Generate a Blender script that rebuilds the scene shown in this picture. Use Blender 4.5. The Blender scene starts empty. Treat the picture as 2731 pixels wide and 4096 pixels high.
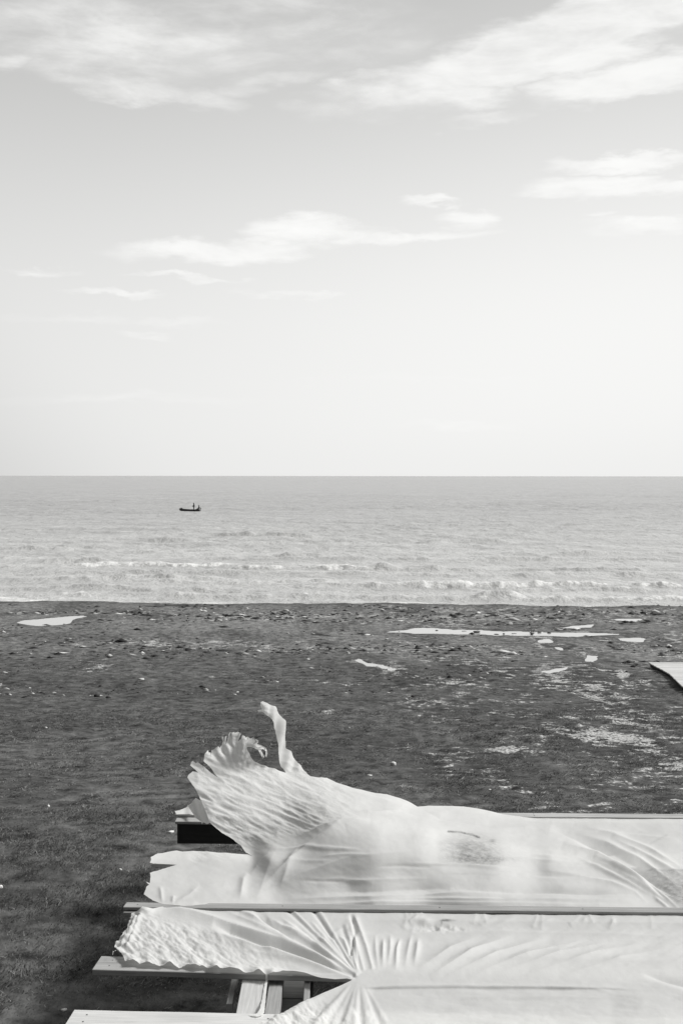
import bpy, bmesh, math, random
import numpy as np
from mathutils import Vector, Matrix, geometry
R = math.radians
random.seed(7); RNG = np.random.default_rng(11)
S = bpy.context.scene
COL = S.collection

# ------------------------------------------------------------------ camera
FPX = 4703.0                 # focal length in photo pixels (photo 2731 x 4096)
CAMZ = 4.25
cam_d = bpy.data.cameras.new('camera'); cam = bpy.data.objects.new('camera', cam_d); COL.objects.link(cam)
cam_d.sensor_fit = 'VERTICAL'; cam_d.sensor_height = 36.0
cam_d.lens = FPX / 4096 * 36.0
cam_d.clip_start = 0.1; cam_d.clip_end = 90000
PITCH = math.atan((2048 - 1903.5) / FPX)
cam.matrix_world = Matrix.Translation((0, 0, CAMZ)) @ Matrix.Rotation(R(90) - PITCH, 4, 'X') @ Matrix.Rotation(R(0.06), 4, 'Z')
cam_d.dof.use_dof = True; cam_d.dof.focus_distance = 13.0; cam_d.dof.aperture_fstop = 9
S.camera = cam
MROT = cam.matrix_world.to_3x3()
MR = np.array(MROT)

# ------------------------------------------------------------------ world, sun, exposure
SUN_EL, SUN_AZ = R(43), R(82)        # azimuth measured from +Y (out to sea) towards +X
w = bpy.data.worlds.new('World'); S.world = w; w.use_nodes = True
class NT:
    def __init__(s, nt): s.nt = nt; nt.nodes.clear()
    def n(s, t, **kw):
        nd = s.nt.nodes.new(t)
        for k, v in kw.items(): setattr(nd, k, v)
        return nd
    def l(s, a, b): s.nt.links.new(a, b)
    def setin(s, sock, v):
        if hasattr(v, 'is_linked') or hasattr(v, 'links'): s.l(v, sock)
        else: sock.default_value = v
    def m(s, op, a, b=None, c=None, clamp=False):
        nd = s.n('ShaderNodeMath', operation=op); nd.use_clamp = clamp
        for i, v in enumerate((a, b, c)):
            if v is not None: s.setin(nd.inputs[i], v)
        return nd.outputs[0]
    def mix(s, f, a, b):       # float mix
        nd = s.n('ShaderNodeMix'); nd.data_type = 'FLOAT'; nd.clamp_factor = True
        s.setin(nd.inputs[0], f); s.setin(nd.inputs[2], a); s.setin(nd.inputs[3], b)
        return nd.outputs[0]
    def ramp(s, f, x0, x1, y0=0.0, y1=1.0, smooth=True):
        nd = s.n('ShaderNodeMapRange', interpolation_type='SMOOTHSTEP' if smooth else 'LINEAR')
        s.setin(nd.inputs[0], f)
        for i, v in enumerate((x0, x1, y0, y1)): nd.inputs[i + 1].default_value = v
        return nd.outputs[0]
    def noise(s, vec, scale, detail=4, rough=.55, dist=0.0, typ='FBM'):
        nd = s.n('ShaderNodeTexNoise'); nd.noise_type = typ
        s.l(vec, nd.inputs['Vector']); nd.inputs['Scale'].default_value = scale
        nd.inputs['Detail'].default_value = detail; nd.inputs['Roughness'].default_value = rough
        nd.inputs['Distortion'].default_value = dist
        return nd.outputs['Fac']
    def xyz(s, x, y, z=0.0):
        nd = s.n('ShaderNodeCombineXYZ')
        for i, v in enumerate((x, y, z)): s.setin(nd.inputs[i], v)
        return nd.outputs[0]
    def sep(s, v):
        nd = s.n('ShaderNodeSeparateXYZ'); s.l(v, nd.inputs[0]); return nd.outputs
    def map(s, v, scale=(1, 1, 1), loc=(0, 0, 0), rot=(0, 0, 0)):
        nd = s.n('ShaderNodeMapping'); s.l(v, nd.inputs[0])
        nd.inputs[1].default_value = loc; nd.inputs[2].default_value = rot; nd.inputs[3].default_value = scale
        return nd.outputs[0]

T = NT(w.node_tree)
tc = T.n('ShaderNodeTexCoord').outputs['Generated']
X, Y, Z = T.sep(tc)
az = T.m('ARCTAN2', X, Y); el = T.m('ARCSINE', Z)
sky = T.n('ShaderNodeTexSky', sky_type='NISHITA'); sky.sun_disc = False
sky.sun_elevation = SUN_EL; sky.sun_rotation = SUN_AZ
sky.air_density = 1.0; sky.dust_density = 2.5; sky.ozone_density = 1.0
bw = T.n('ShaderNodeRGBToBW'); T.l(sky.outputs[0], bw.inputs[0])
SKY_STR = 0.11
skyv = T.m('MULTIPLY', bw.outputs[0], SKY_STR)
# thin high veil that evens the blue out (the same all round the dome)
veil = T.mix(T.ramp(T.m('ABSOLUTE', el), 0.12, 0.46), 0.695, 0.45)
veil = T.mix(T.ramp(T.m('SUBTRACT', az, T.m('MULTIPLY', el, .9)), -.62, .12), T.m('MULTIPLY', veil, .82), veil)
sx, sy, sz = math.sin(SUN_AZ) * math.cos(SUN_EL), math.cos(SUN_AZ) * math.cos(SUN_EL), math.sin(SUN_EL)
toward = T.m('ADD', T.m('MULTIPLY', X, sx), T.m('ADD', T.m('MULTIPLY', Y, sy), T.m('MULTIPLY', Z, sz)))
base = T.mix(0.88, skyv, veil)
away = T.ramp(toward, -.50, .02, .24, 1.0)          # the sky dims smoothly on the side turned from the sun
# clouds: noise field + named banks (azimuth, elevation in radians)
av = T.xyz(az, T.m('MULTIPLY', el, 3.4))
n1 = T.noise(T.map(av, loc=(3.1, 0.4, 0)), 7.0, 7, .60, .6)
n2 = T.noise(T.map(av, loc=(1.7, 4.2, 0)), 22.0, 6, .6, .3)
nz = T.m('ADD', T.m('MULTIPLY', T.m('SUBTRACT', n1, .5), 1.5), T.m('MULTIPLY', T.m('SUBTRACT', n2, .5), .8))
q1 = T.noise(T.map(av, loc=(8.1, 2.4, 0)), 9.0, 3, .5); q2 = T.noise(T.map(av, loc=(5.5, 7.7, 0)), 30.0, 4, .6)
q3 = T.noise(T.map(av, loc=(2.1, 9.4, 0)), 8.0, 3, .5); q4 = T.noise(T.map(av, loc=(6.5, 1.7, 0)), 26.0, 4, .6)
waz = T.m('ADD', az, T.m('ADD', T.m('MULTIPLY', T.m('SUBTRACT', q1, .5), .16), T.m('MULTIPLY', T.m('SUBTRACT', q2, .5), .045)))
wel = T.m('ADD', el, T.m('ADD', T.m('MULTIPLY', T.m('SUBTRACT', q3, .5), .030), T.m('MULTIPLY', T.m('SUBTRACT', q4, .5), .022)))
def bank(px, py, hx, hy, tilt=0.0, dens=1.0):
    a0 = math.atan((px - 784) / 2700); e0 = math.atan((1093 - py) / 2700)
    dx = T.m('SUBTRACT', waz, a0); dy = T.m('SUBTRACT', wel, e0)
    c, s_ = math.cos(R(tilt)), math.sin(R(tilt))
    qx = T.m('DIVIDE', T.m('ADD', T.m('MULTIPLY', dx, c), T.m('MULTIPLY', dy, s_)), hx / 2700)
    qy = T.m('DIVIDE', T.m('SUBTRACT', T.m('MULTIPLY', dy, c), T.m('MULTIPLY', dx, s_)), hy / 2700)
    r2 = T.m('ADD', T.m('MULTIPLY', qx, qx), T.m('MULTIPLY', qy, qy))
    return T.m('MULTIPLY', T.m('MAXIMUM', T.m('SUBTRACT', 1.25, r2), 0.0), dens)
banks = [(1290, 120, 560, 85, 13, 1.15), (1070, 238, 180, 40, 3, .8), (1440, 215, 230, 48, 8, .95), (1110, 290, 170, 14, 2, .55),
         (250, 110, 560, 110, -3, .52), (620, 60, 420, 120, 0, .42), (20, 190, 90, 26, 0, .42), (350, 225, 260, 34, -6, .55), (620, 200, 260, 30, 10, .4),
         (560, 585, 290, 30, 3, .72), (730, 540, 160, 34, -2, .72), (930, 550, 200, 18, 0, .6), (1090, 505, 120, 30, 4, .85), (1040, 462, 70, 13, 0, .6),
         (1420, 400, 220, 22, 0, .75), (1400, 450, 200, 26, -2, .75), (1480, 545, 190, 22, 0, .7), (200, 740, 300, 14, 0, .3), (900, 880, 400, 14, 0, .25), (1375, 515, 36, 14, 0, .6),
         (680, 689, 120, 12, 0, .6), (80, 645, 90, 13, 0, .5), (430, 650, 150, 10, 0, .5), (270, 690, 120, 9, 0, .5), (330, 774, 44, 12, 0, .35),
         (1060, 980, 260, 16, 0, .25), (300, 925, 420, 18, 0, .25)]
acc = None
for b in banks:
    v = bank(*b); acc = v if acc is None else T.m('MAXIMUM', acc, v)
# the rest of the dome: scattered streaks of the same cloud
wide = T.noise(T.map(av, loc=(9.0, 2.0, 0)), 2.2, 4, .5)
outside = T.m('MAXIMUM', T.ramp(T.m('ABSOLUTE', az), .34, .6), T.ramp(el, .44, .6))
gen = T.m('MULTIPLY', T.ramp(wide, .48, .70), T.m('MULTIPLY', outside, .9))
acc = T.m('MAXIMUM', acc, gen)
cm = T.ramp(T.m('ADD', T.m('MINIMUM', acc, .95), T.m('MULTIPLY', nz, T.m('MINIMUM', T.m('MULTIPLY', acc, 1.8), 1.0))), .05, 1.2)
cloudv = T.m('ADD', .72, T.m('MULTIPLY', T.m('SUBTRACT', n2, .5), .10))
val = T.mix(T.m('MULTIPLY', cm, .80), base, cloudv)
val = T.m('MULTIPLY', T.m('MULTIPLY', val, away), T.ramp(Y, -.45, .25, .32, 1.0))    # and behind the camera, as the dark board fronts show
cmb = T.n('ShaderNodeCombineColor')
T.l(val, cmb.inputs[0]); T.l(val, cmb.inputs[1]); T.l(T.m('MULTIPLY', val, .988), cmb.inputs[2])
bg = T.n('ShaderNodeBackground'); T.l(cmb.outputs[0], bg.inputs[0]); bg.inputs[1].default_value = 1.0
ow = T.n('ShaderNodeOutputWorld'); T.l(bg.outputs[0], ow.inputs[0])

sd = bpy.data.lights.new('sun', 'SUN'); sun = bpy.data.objects.new('sun', sd); COL.objects.link(sun)
sd.energy = 3.3; sd.angle = R(16); sd.color = (1, .995, .985)
sdir = Vector((math.sin(SUN_AZ) * math.cos(SUN_EL), math.cos(SUN_AZ) * math.cos(SUN_EL), math.sin(SUN_EL)))
sun.rotation_euler = (-sdir).to_track_quat('-Z', 'Y').to_euler()
S.view_settings.view_transform = 'Standard'; S.view_settings.look = 'None'
S.view_settings.gamma = 1; S.view_settings.use_curve_mapping = False; S.view_settings.exposure = 0.47

# ------------------------------------------------------------------ small helpers
def ray(u, v):
    d = MR @ np.array([(u - 1365.5) / FPX, (2048 - v) / FPX, -1.0]); return d
def atz(u, v, z):
    d = ray(u, v); t = (z - CAMZ) / d[2]; return Vector((d[0] * t, d[1] * t, z))
def aty(u, v, y):
    d = ray(u, v); t = y / d[1]; return Vector((d[0] * t, y, CAMZ + d[2] * t))
def tag(o, label=None, cat=None, group=None, kind=None):
    for k, v in (('label', label), ('category', cat), ('group', group), ('kind', kind)):
        if v: o[k] = v
    return o
def link(name, me, mat=None, parent=None):
    o = bpy.data.objects.new(name, me); COL.objects.link(o)
    if mat: me.materials.clear(); me.materials.append(mat)
    if parent: o.parent = parent
    return o
def npmesh(name, V, F, smooth=True):
    V = np.asarray(V, dtype=np.float32); F = np.asarray(F, dtype=np.int32)
    me = bpy.data.meshes.new(name); k = F.shape[1]
    me.vertices.add(len(V)); me.vertices.foreach_set('co', V.ravel())
    me.loops.add(F.size); me.loops.foreach_set('vertex_index', F.ravel())
    me.polygons.add(len(F)); me.polygons.foreach_set('loop_start', np.arange(0, F.size, k, dtype=np.int32))
    me.polygons.foreach_set('loop_total', np.full(len(F), k, dtype=np.int32))
    me.update(calc_edges=True)
    if smooth: me.polygons.foreach_set('use_smooth', np.ones(len(F), dtype=bool))
    return me
def vattr(me, name, arr):
    a = me.attributes.new(name, 'FLOAT', 'POINT'); a.data.foreach_set('value', np.asarray(arr, dtype=np.float32))
def _hash(ix, iy, seed):
    h = (ix.astype(np.int64) * 374761393 + iy.astype(np.int64) * 668265263 + seed * 144665) & 0x7fffffff
    h = (h ^ (h >> 13)) * 1274126177 & 0x7fffffff
    return ((h ^ (h >> 16)) & 0xffff) / 65535.0
def vnoise(x, y, seed=0):
    ix, iy = np.floor(x), np.floor(y); fx, fy = x - ix, y - iy
    fx = fx * fx * (3 - 2 * fx); fy = fy * fy * (3 - 2 * fy)
    a = _hash(ix, iy, seed); b = _hash(ix + 1, iy, seed); c = _hash(ix, iy + 1, seed); d = _hash(ix + 1, iy + 1, seed)
    return (a * (1 - fx) + b * fx) * (1 - fy) + (c * (1 - fx) + d * fx) * fy - .5
def fbm(x, y, o=4, seed=0, g=.5):
    s, a = 0, 1.0
    for i in range(o): s = s + a * vnoise(x * 2 ** i + 17.3 * i, y * 2 ** i - 9.1 * i, seed + i); a *= g
    return s
def sstep(a, b, x):
    t = np.clip((x - a) / (b - a), 0, 1); return t * t * (3 - 2 * t)

def mat_new(name):
    m = bpy.data.materials.new(name); m.use_nodes = True
    return m, NT(m.node_tree)
def principled(T, colv, rough=.7, spec=.3, bump=None, bstr=.3, bdist=.01, tint=.985):
    p = T.n('ShaderNodeBsdfPrincipled'); c = T.n('ShaderNodeCombineColor')
    T.setin(c.inputs[0], colv); T.setin(c.inputs[1], colv)
    T.setin(c.inputs[2], T.m('MULTIPLY', colv, tint))
    T.l(c.outputs[0], p.inputs['Base Color']); T.setin(p.inputs['Roughness'], rough)
    p.inputs['Specular IOR Level'].default_value = spec
    if bump is not None:
        b = T.n('ShaderNodeBump'); b.inputs['Strength'].default_value = bstr; b.inputs['Distance'].default_value = bdist
        T.l(bump, b.inputs['Height']); T.l(b.outputs[0], p.inputs['Normal'])
    return p
def finish(T, sh):
    o = T.n('ShaderNodeOutputMaterial'); T.l(sh, o.inputs[0])
def attr(T, name):
    a = T.n('ShaderNodeAttribute'); a.attribute_name = name; return a.outputs['Fac']

def wood_mat(name, lo, hi, seed=0.0, scale=1.0, rough=.65):
    m, T = mat_new(name)
    oc = T.n('ShaderNodeTexCoord').outputs['Object']
    oi = T.n('ShaderNodeObjectInfo').outputs['Random']
    v = T.n('ShaderNodeVectorMath', operation='ADD'); T.l(oc, v.inputs[0]); T.l(T.xyz(T.m('MULTIPLY', oi, 37.0), T.m('MULTIPLY', oi, 11.0), seed), v.inputs[1])
    g = T.noise(T.map(v.outputs[0], scale=(1.2 * scale, 26 * scale, 26 * scale)), 2.2, 6, .62, .5)
    g2 = T.noise(T.map(v.outputs[0], scale=(2.0, 150, 150)), 2.0, 3, .6)
    bl = T.noise(T.map(v.outputs[0], scale=(1.1, 3, 3)), 1.6, 3, .5)
    # knots
    vo = T.n('ShaderNodeTexVoronoi'); T.l(T.map(v.outputs[0], scale=(1.0, 3.2, 1.0)), vo.inputs['Vector']); vo.inputs['Scale'].default_value = 1.9
    kn = T.ramp(vo.outputs['Distance'], .035, .10, 1.0, 0.0)
    t = T.m('ADD', T.m('MULTIPLY', g, .65), T.m('ADD', T.m('MULTIPLY', g2, .3), T.m('MULTIPLY', bl, .35)))
    c = T.ramp(t, .42, .88, lo, hi, smooth=False)
    c = T.m('MULTIPLY', c, T.mix(kn, 1.0, .5))
    c = T.m('MULTIPLY', c, T.ramp(oi, 0, 1, .80, 1.10, smooth=False))
    p = principled(T, c, rough, .25, T.m('ADD', g, T.m('MULTIPLY', g2, .5)), .35, .003)
    finish(T, p.outputs[0]); return m
M_PINE = wood_mat('pale_pine', .36, .62)
M_GREYW = wood_mat('weathered_pine', .19, .48, 3.0)
M_DARKW = wood_mat('dark_board', .012, .035, 5.0, rough=.8)
M_SHADEW = wood_mat('shaded_pine', .15, .30, 8.0)  # darker copy of the pine, shade under the tables put into its colour
M_DECK = wood_mat('bleached_deck', .40, .62, 2.0)

# ------------------------------------------------------------------ terrain
SEA = -3.85
ZB = -2.6
def gprof(y):
    return np.where(y < 13, 0.0, np.where(y < 38, ZB * (y - 13) / 25.0, ZB + (-3.66 - ZB) * (y - 38) / 34.5))
def edge_y(x): return 73.3 - .055 * x + .35 * np.sin(x * .31) + 2.0 * fbm(x * .13, x * 0, 4, 71)
# puddles: outline in photo pixels -> world on the mean slope
def on_ground(u, v, dz=0.0):
    d = ray(u, v); y = 13.0
    for _ in range(60):
        z = float(gprof(np.array(y))) + dz
        yn = (z - CAMZ) / d[2] * d[1]; y = .5 * y + .5 * yn
    return Vector((d[0] / d[1] * y, y, float(gprof(np.array(y)))))
PUD = [
 ('puddle', 'bright tide puddle at the left edge of the beach', [(85,2492),(110,2483),(170,2478),(230,2474),(265,2468),(310,2465),(345,2466),(300,2474),(285,2480),(280,2493),(230,2498),(180,2503),(130,2501)]),
 ('puddle', 'long thin shallow pool running across the right of the beach', [(1570,2528),(1640,2522),(1660,2513),(1740,2512),(1790,2518),(1880,2522),(1960,2526),(2060,2530),(2170,2531),(2300,2533),(2420,2535),(2545,2540),(2500,2547),(2380,2547),(2260,2549),(2200,2549),(2100,2546),(2000,2541),(1900,2535),(1780,2534),(1660,2533)]),
 ('puddle', 'little pool just under the right end of the long pool', [(2480,2555),(2530,2554),(2570,2556),(2562,2568),(2520,2565),(2490,2560)]),
 ('puddle', 'slim wedge-shaped puddle above the long pool', [(2252,2510),(2300,2504),(2362,2500),(2355,2507),(2300,2511)]),
 ('puddle', 'forked little puddle at the upper right of the beach', [(2445,2479),(2480,2475),(2560,2475),(2572,2479),(2545,2487),(2530,2493),(2515,2487),(2470,2483)]),

 ('puddle', 'small bright stream pocket just below the long pool', [(2150,2562),(2180,2559),(2192,2572),(2180,2583),(2150,2581),(2138,2572)]),
 ('puddle', 'narrow bend of the stream beside the dark ditch', [(2212,2589),(2235,2591),(2255,2600),(2275,2606),(2262,2611),(2235,2605)]),
 ('puddle', 'wider end of the stream under the second ditch', [(2318,2647),(2345,2630),(2352,2621),(2398,2622),(2392,2632),(2372,2642),(2400,2649),(2345,2651)]),
 ('puddle', 'glinting wet streak at the grass edge on the right', [(2178,2691),(2230,2676),(2292,2667),(2275,2680),(2215,2695)]),
 ('puddle', 'winding wet streak in the middle of the grass edge', [(1418,2640),(1440,2635),(1462,2650),(1530,2659),(1584,2676),(1560,2683),(1500,2669),(1450,2663)]),
]
def blur_poly_mask(x, y, poly, soft):
    # signed-ish distance to polygon (numpy), soft metres
    P = np.array([(p.x, p.y) for p in poly]); n = len(P)
    inside = np.zeros(x.shape, bool); dmin = np.full(x.shape, 1e9)
    for i in range(n):
        a, b = P[i], P[(i + 1) % n]
        c = ((a[1] > y) != (b[1] > y)) & (x < (b[0] - a[0]) * (y - a[1]) / (b[1] - a[1] + 1e-12) + a[0])
        inside ^= c
        ab = b - a; t = np.clip(((x - a[0]) * ab[0] + (y - a[1]) * ab[1]) / (ab @ ab + 1e-12), 0, 1)
        dmin = np.minimum(dmin, np.hypot(x - a[0] - t * ab[0], y - a[1] - t * ab[1]))
    sd_ = np.where(inside, dmin, -dmin)
    return sstep(-soft, soft, sd_), sd_
PW = None
puds = []
for nm, lab, px in PUD:
    rj = random.Random(len(lab)); px2 = []
    for (a_, b_) in zip(px, px[1:] + px[:1]):
        k_ = max(1, int(math.hypot(b_[0] - a_[0], b_[1] - a_[1]) / 14))
        for q_ in range(k_): px2.append((a_[0] + (b_[0] - a_[0]) * q_ / k_ + rj.uniform(-3, 3), a_[1] + (b_[1] - a_[1]) * q_ / k_ + rj.uniform(-1.1, 1.1)))
    px = px2
    poly = [on_ground(u, v) for u, v in px]
    lvl = sum(p.z for p in poly) / len(poly)
    poly = [atz(u, v, lvl) for u, v in px]
    puds.append((nm, lab, poly, lvl))
# dark ditches cut by the stream, pale silt, etc: (u, v, half-u, half-v, amount)
def blob_world(u, v, hu, hv):
    c = on_ground(u, v); a = on_ground(u, v - hv); b = on_ground(u + hu, v)
    return c.x, c.y, abs(b.x - c.x), abs(a.y - c.y)
SILT = [(2165,2570,28,12,1.2),(2240,2600,40,10,.7),(2370,2635,45,14,.8),(2330,2625,60,8,.5),(2220,2682,90,14,1.1),(2300,2670,60,12,.8),(2230,2660,30,8,.7),(2515,2706,40,12,1.2),(2535,2722,30,6,.7),
        (2400,2748,50,18,.8),(2340,2740,30,14,.5),(1440,2645,30,10,1.0),(1500,2665,60,12,1.0),(1560,2672,60,12,1.0),(1585,2690,50,10,.8),(1620,2695,70,10,.5),(1770,2735,90,16,.55),(1820,2770,40,16,.7),(1390,2735,30,8,.5),
        (2150,2700,90,14,.4),(2450,2805,40,28,1.0),(2420,2815,60,14,.7),(2520,2790,80,10,.6),(2200,2900,70,16,.55),(2370,2930,90,28,.95),(2470,2950,90,18,.9),(2560,2965,80,14,.9),(2280,2925,80,10,.6),(2170,2955,50,16,.6),
        (2700,2945,60,12,.6),(2640,2930,70,10,.5),(2040,2995,50,14,.7),(2600,3010,80,18,.6),(2700,3040,50,26,.6),(1850,3080,80,14,.5),(1990,3085,60,18,.55),(2080,3140,70,26,.95),(2040,3120,70,12,.6),(2420,3080,90,24,.55),(2620,3080,90,14,.5),
        (2450,3120,70,14,.5),(2550,3130,60,12,.5),(1880,3150,90,16,.35),(1700,2810,60,16,.45),(1780,2825,60,14,.4),(1300,2845,40,10,.3),(1150,2950,30,8,.25),(2520,2890,110,14,.4),(2330,2880,60,10,.4),(2660,2860,70,12,.4),
        (620,2572,330,10,.45),(900,2575,260,12,.5),(1180,2590,260,14,.4),(60,2730,110,6,.28),(1080,2722,280,8,.3),(560,2452,60,6,.8),(690,2455,40,6,.6),(120,2450,60,6,.6),(1100,2455,180,8,.5),(1300,2470,300,12,.45),(420,2450,160,5,.4),
        (380,2660,50,22,.45),(350,2735,30,6,.2),(1000,2470,260,10,.35),(1750,2470,350,20,.35),(2300,2460,300,14,.25)]
SAND = [(1900,2600,800,26,.35),(2600,2620,170,30,.7),(2700,2660,60,14,.6),(1350,2515,500,8,.6),(2620,2545,120,10,.6),(1000,2500,300,10,.4),(150,2470,120,6,.4),(380,2490,220,8,.3)]
DARK = [(2230,2590,45,7,1.0),(2270,2597,40,6,1.0),(2200,2578,22,6,1.0),(2350,2607,38,4,1.0),(2560,2650,110,3,1.0),(2700,2657,60,3,.9),(2480,2648,40,3,.9),(1300,2536,28,6,1.0),(1350,2540,60,5,.7),
        (680,2457,35,4,1.0),(500,2447,40,5,.9),(530,2450,40,3,.8),(375,2512,14,5,.6),(300,2490,26,5,.7),(700,2420,180,4,.9),(340,2460,30,6,.5),(220,2510,20,5,.5),(570,2511,12,4,.9),
        (350,2612,16,3,.8),(560,2622,20,5,.8),(20,2622,30,6,.6),(700,2681,160,7,.45),(1000,2688,220,8,.4),(250,2680,160,6,.35),(60,2692,40,6,.4),(1560,2820,20,6,.8),(2560,2779,18,4,1.0),(1920,2855,16,6,.8),(2090,2815,14,3,.5),
        (2110,3190,18,3,.7),(2050,2452,40,5,.6),(2600,2453,60,3,.8),(1700,2512,60,4,.7),(2440,2520,60,4,.6),(2650,2480,60,5,.5),(2520,2522,60,3,.7),(1680,2640,60,7,.4),(2660,2650,100,3,.6)]
SILTW = [blob_world(*b[:4]) + (b[4],) for b in SILT]
SANDW = [blob_world(*b[:4]) + (b[4],) for b in SAND]
DARKW = [blob_world(*b[:4]) + (b[4],) for b in DARK]
def blobs(x, y, L, p=1.0):
    r = np.zeros(x.shape)
    for cx, cy, hx, hy, a in L:
        r = np.maximum(r, a * np.exp(-((x - cx) / (hx * 1.15)) ** 2 - ((y - cy) / (hy * 1.25)) ** 2))
    return r
def ground_fields(x, y):
    wx = x + .35 * fbm(x * .9, y * .5, 3, 5) * np.clip(y / 20, .5, 3); wy = y + 1.1 * fbm(x * .7 + 30, y * .35, 3, 6) * np.clip(y / 25, .4, 2)
    n = fbm(x * 1.6, y * .8, 4, 9)
    silt = np.clip(blobs(wx, wy, SILTW) + .9 * n * (blobs(wx, wy, SILTW) > .08), 0, 1.3)
    sand = np.clip(blobs(wx, wy, SANDW), 0, 1)
    dark = np.clip(blobs(wx, wy, DARKW), 0, 1)
    return silt, sand, dark
def gheight(x, y, fine=True):
    z = gprof(y).astype(float)
    e = edge_y(x)
    z = np.where(y > e - .6, z - sstep(0, 1, (y - e + .6) / 3.0) * 1.1, z)
    z = np.where(y > e + 3, np.minimum(z, SEA - .8), z)
    amp = np.clip(y / 30, .5, 1.2) * sstep(90, 70, y)
    z = z + amp * .06 * fbm(x * .8, y * .35, 4, 1) * (y > 13) * sstep(13, 22, y)
    if fine: z = z + .045 * fbm(x * 4, y * 2.4, 4, 2) * sstep(3, 8, y) * (.75 + .6 * sstep(16, 26, y)) * (.25 + .75 * sstep(52, 34, y))
    return z
# fan-shaped level of detail: fine where the terrain is near the tables, coarse far away
NR = 760; NC = 470
ys = np.concatenate([[-60, -10, 0], 4.0 * (78.0 / 4.0) ** (np.linspace(0, 1, NR)), [82, 100, 400]])
t = np.linspace(-1.25, 1.25, NC); t = np.concatenate([[-80, -12, -4, -2], t, [2, 4, 12, 80]])
YY, TT = np.meshgrid(ys, t, indexing='ij')
XX = TT * (np.abs(YY) * .31 + 1.2)
ZZ = gheight(XX, YY)
silt, sand, dark = ground_fields(XX, YY)
ZZ -= .10 * dark * sstep(18, 40, YY) ; ZZ -= .03 * np.clip(silt, 0, 1)
PW = np.zeros(XX.shape)
for nm, lab, poly, lvl in puds:
    wX = XX + .3 * fbm(XX * 1.1, YY * .6, 3, 201); wY = YY + .35 * fbm(XX * .9 + 7, YY * .5, 3, 203)
    _, sd_ = blur_poly_mask(wX, wY, poly, .16); m_ = sstep(-.16, .16, sd_ + (.07 if 'pool' in lab or 'left' in lab else -.10))
    m2, sdd = blur_poly_mask(XX, YY, poly, 2.2); m2 = sstep(-2.6, -.8, sdd); PW = np.maximum(PW, sstep(-1.3, -.1, sdd + .5 * fbm(XX * 1.3, YY * .8, 3, 207)) * .9)
    base_z = lvl + .014 + (ZZ - gprof(YY)) * .12
    ZZ = ZZ * (1 - m2) + np.maximum(base_z, lvl + .004) * m2
    ZZ = ZZ * (1 - m_) + (lvl - .05) * m_
idx = np.arange(YY.size).reshape(YY.shape)
F = np.stack([idx[:-1, :-1], idx[:-1, 1:], idx[1:, 1:], idx[1:, :-1]], -1).reshape(-1, 4)
V = np.stack([XX, YY, ZZ], -1).reshape(-1, 3)
gme = npmesh('ground', V, F)
wetc = sstep(3.5, 0.3, edge_y(XX) - YY)
vattr(gme, 'silt', silt.ravel()); vattr(gme, 'sand', np.clip(sand + sstep(38, 56, YY) * .75, 0, 1).ravel()); vattr(gme, 'dark', dark.ravel()); vattr(gme, 'wet', np.maximum(wetc, PW).ravel())
m, T = mat_new('turf_and_silt')
oc = T.n('ShaderNodeTexCoord').outputs['Object']
xg, yg, zg = T.sep(oc)
nA = T.noise(T.map(oc, scale=(1, .55, 0)), 2.0, 8, .68, .4)
nB = T.noise(T.map(oc, scale=(1, .6, 0), loc=(5, 3, 0)), 16.0, 5, .65)
nE = T.noise(T.map(oc, scale=(.75, .95, 0), loc=(7, 5, 0)), 2.9, 5, .66, .3)
nC = T.noise(T.map(oc, scale=(.35, .16, 0), loc=(9, 3, 0)), 1.0, 5, .6, .5)
nD = T.noise(T.map(oc, scale=(1, .45, 0), loc=(2, 8, 0)), 5.0, 6, .7, .3)
g = T.m('ADD', T.m('MULTIPLY', nA, .35), T.m('ADD', T.m('MULTIPLY', nB, .35), T.m('MULTIPLY', nD, .5)))
turf = T.ramp(T.m('ADD', T.m('MULTIPLY', g, .55), T.m('MULTIPLY', nE, .62)), .49, .76, .003, .112, smooth=False)
turf = T.m('MULTIPLY', turf, T.ramp(nC, .35, .65, .80, 1.35))
soil = T.ramp(T.m('ADD', T.m('MULTIPLY', nB, .3), T.m('ADD', T.m('MULTIPLY', nD, .25), T.m('MULTIPLY', nE, .5))), .41, .64, .020, .29, smooth=False)
sandf = T.m('MULTIPLY', attr(T, 'sand'), T.ramp(T.m('ADD', T.m('MULTIPLY', nC, .6), T.m('MULTIPLY', nD, .5)), .42, .66, .25, 1.3))
c = T.mix(sandf, turf, soil)
mott = T.m('MULTIPLY', T.ramp(T.noise(T.map(oc, scale=(.5, .3, 0), loc=(3, 1, 0)), 1.0, 4, .6), .46, .62), T.m('MULTIPLY', T.ramp(T.m('SUBTRACT', xg, T.m('MULTIPLY', yg, .02)), -1.0, 3.0), T.ramp(yg, 12.5, 17.0)))
siltf = T.ramp(T.m('ADD', T.m('MULTIPLY', T.m('MULTIPLY', mott, T.ramp(nE, .46, .60)), .75), T.m('ADD', attr(T, 'silt'), T.m('ADD', T.m('MULTIPLY', T.m('SUBTRACT', nE, .53), 3.4), T.m('ADD', T.m('MULTIPLY', T.m('SUBTRACT', nD, .5), 1.6), T.m('MULTIPLY', T.m('SUBTRACT', nB, .5), 1.8))))), .45, 1.0)
c = T.mix(T.m('MULTIPLY', T.m('MULTIPLY', siltf, T.ramp(T.m('ADD', attr(T, 'silt'), mott), .06, .3)), T.ramp(nB, .36, .56, .25, .85)), c, T.ramp(nB, .3, .7, .30, .62))
c = T.mix(T.m('MULTIPLY', T.ramp(T.m('ADD', attr(T, 'dark'), T.m('MULTIPLY', T.m('SUBTRACT', nD, .5), 1.2)), .4, .7), .85), c, .022)
c = T.mix(T.m('MULTIPLY', attr(T, 'wet'), T.ramp(nA, .4, .6, .25, .75)), c, .05)
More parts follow.
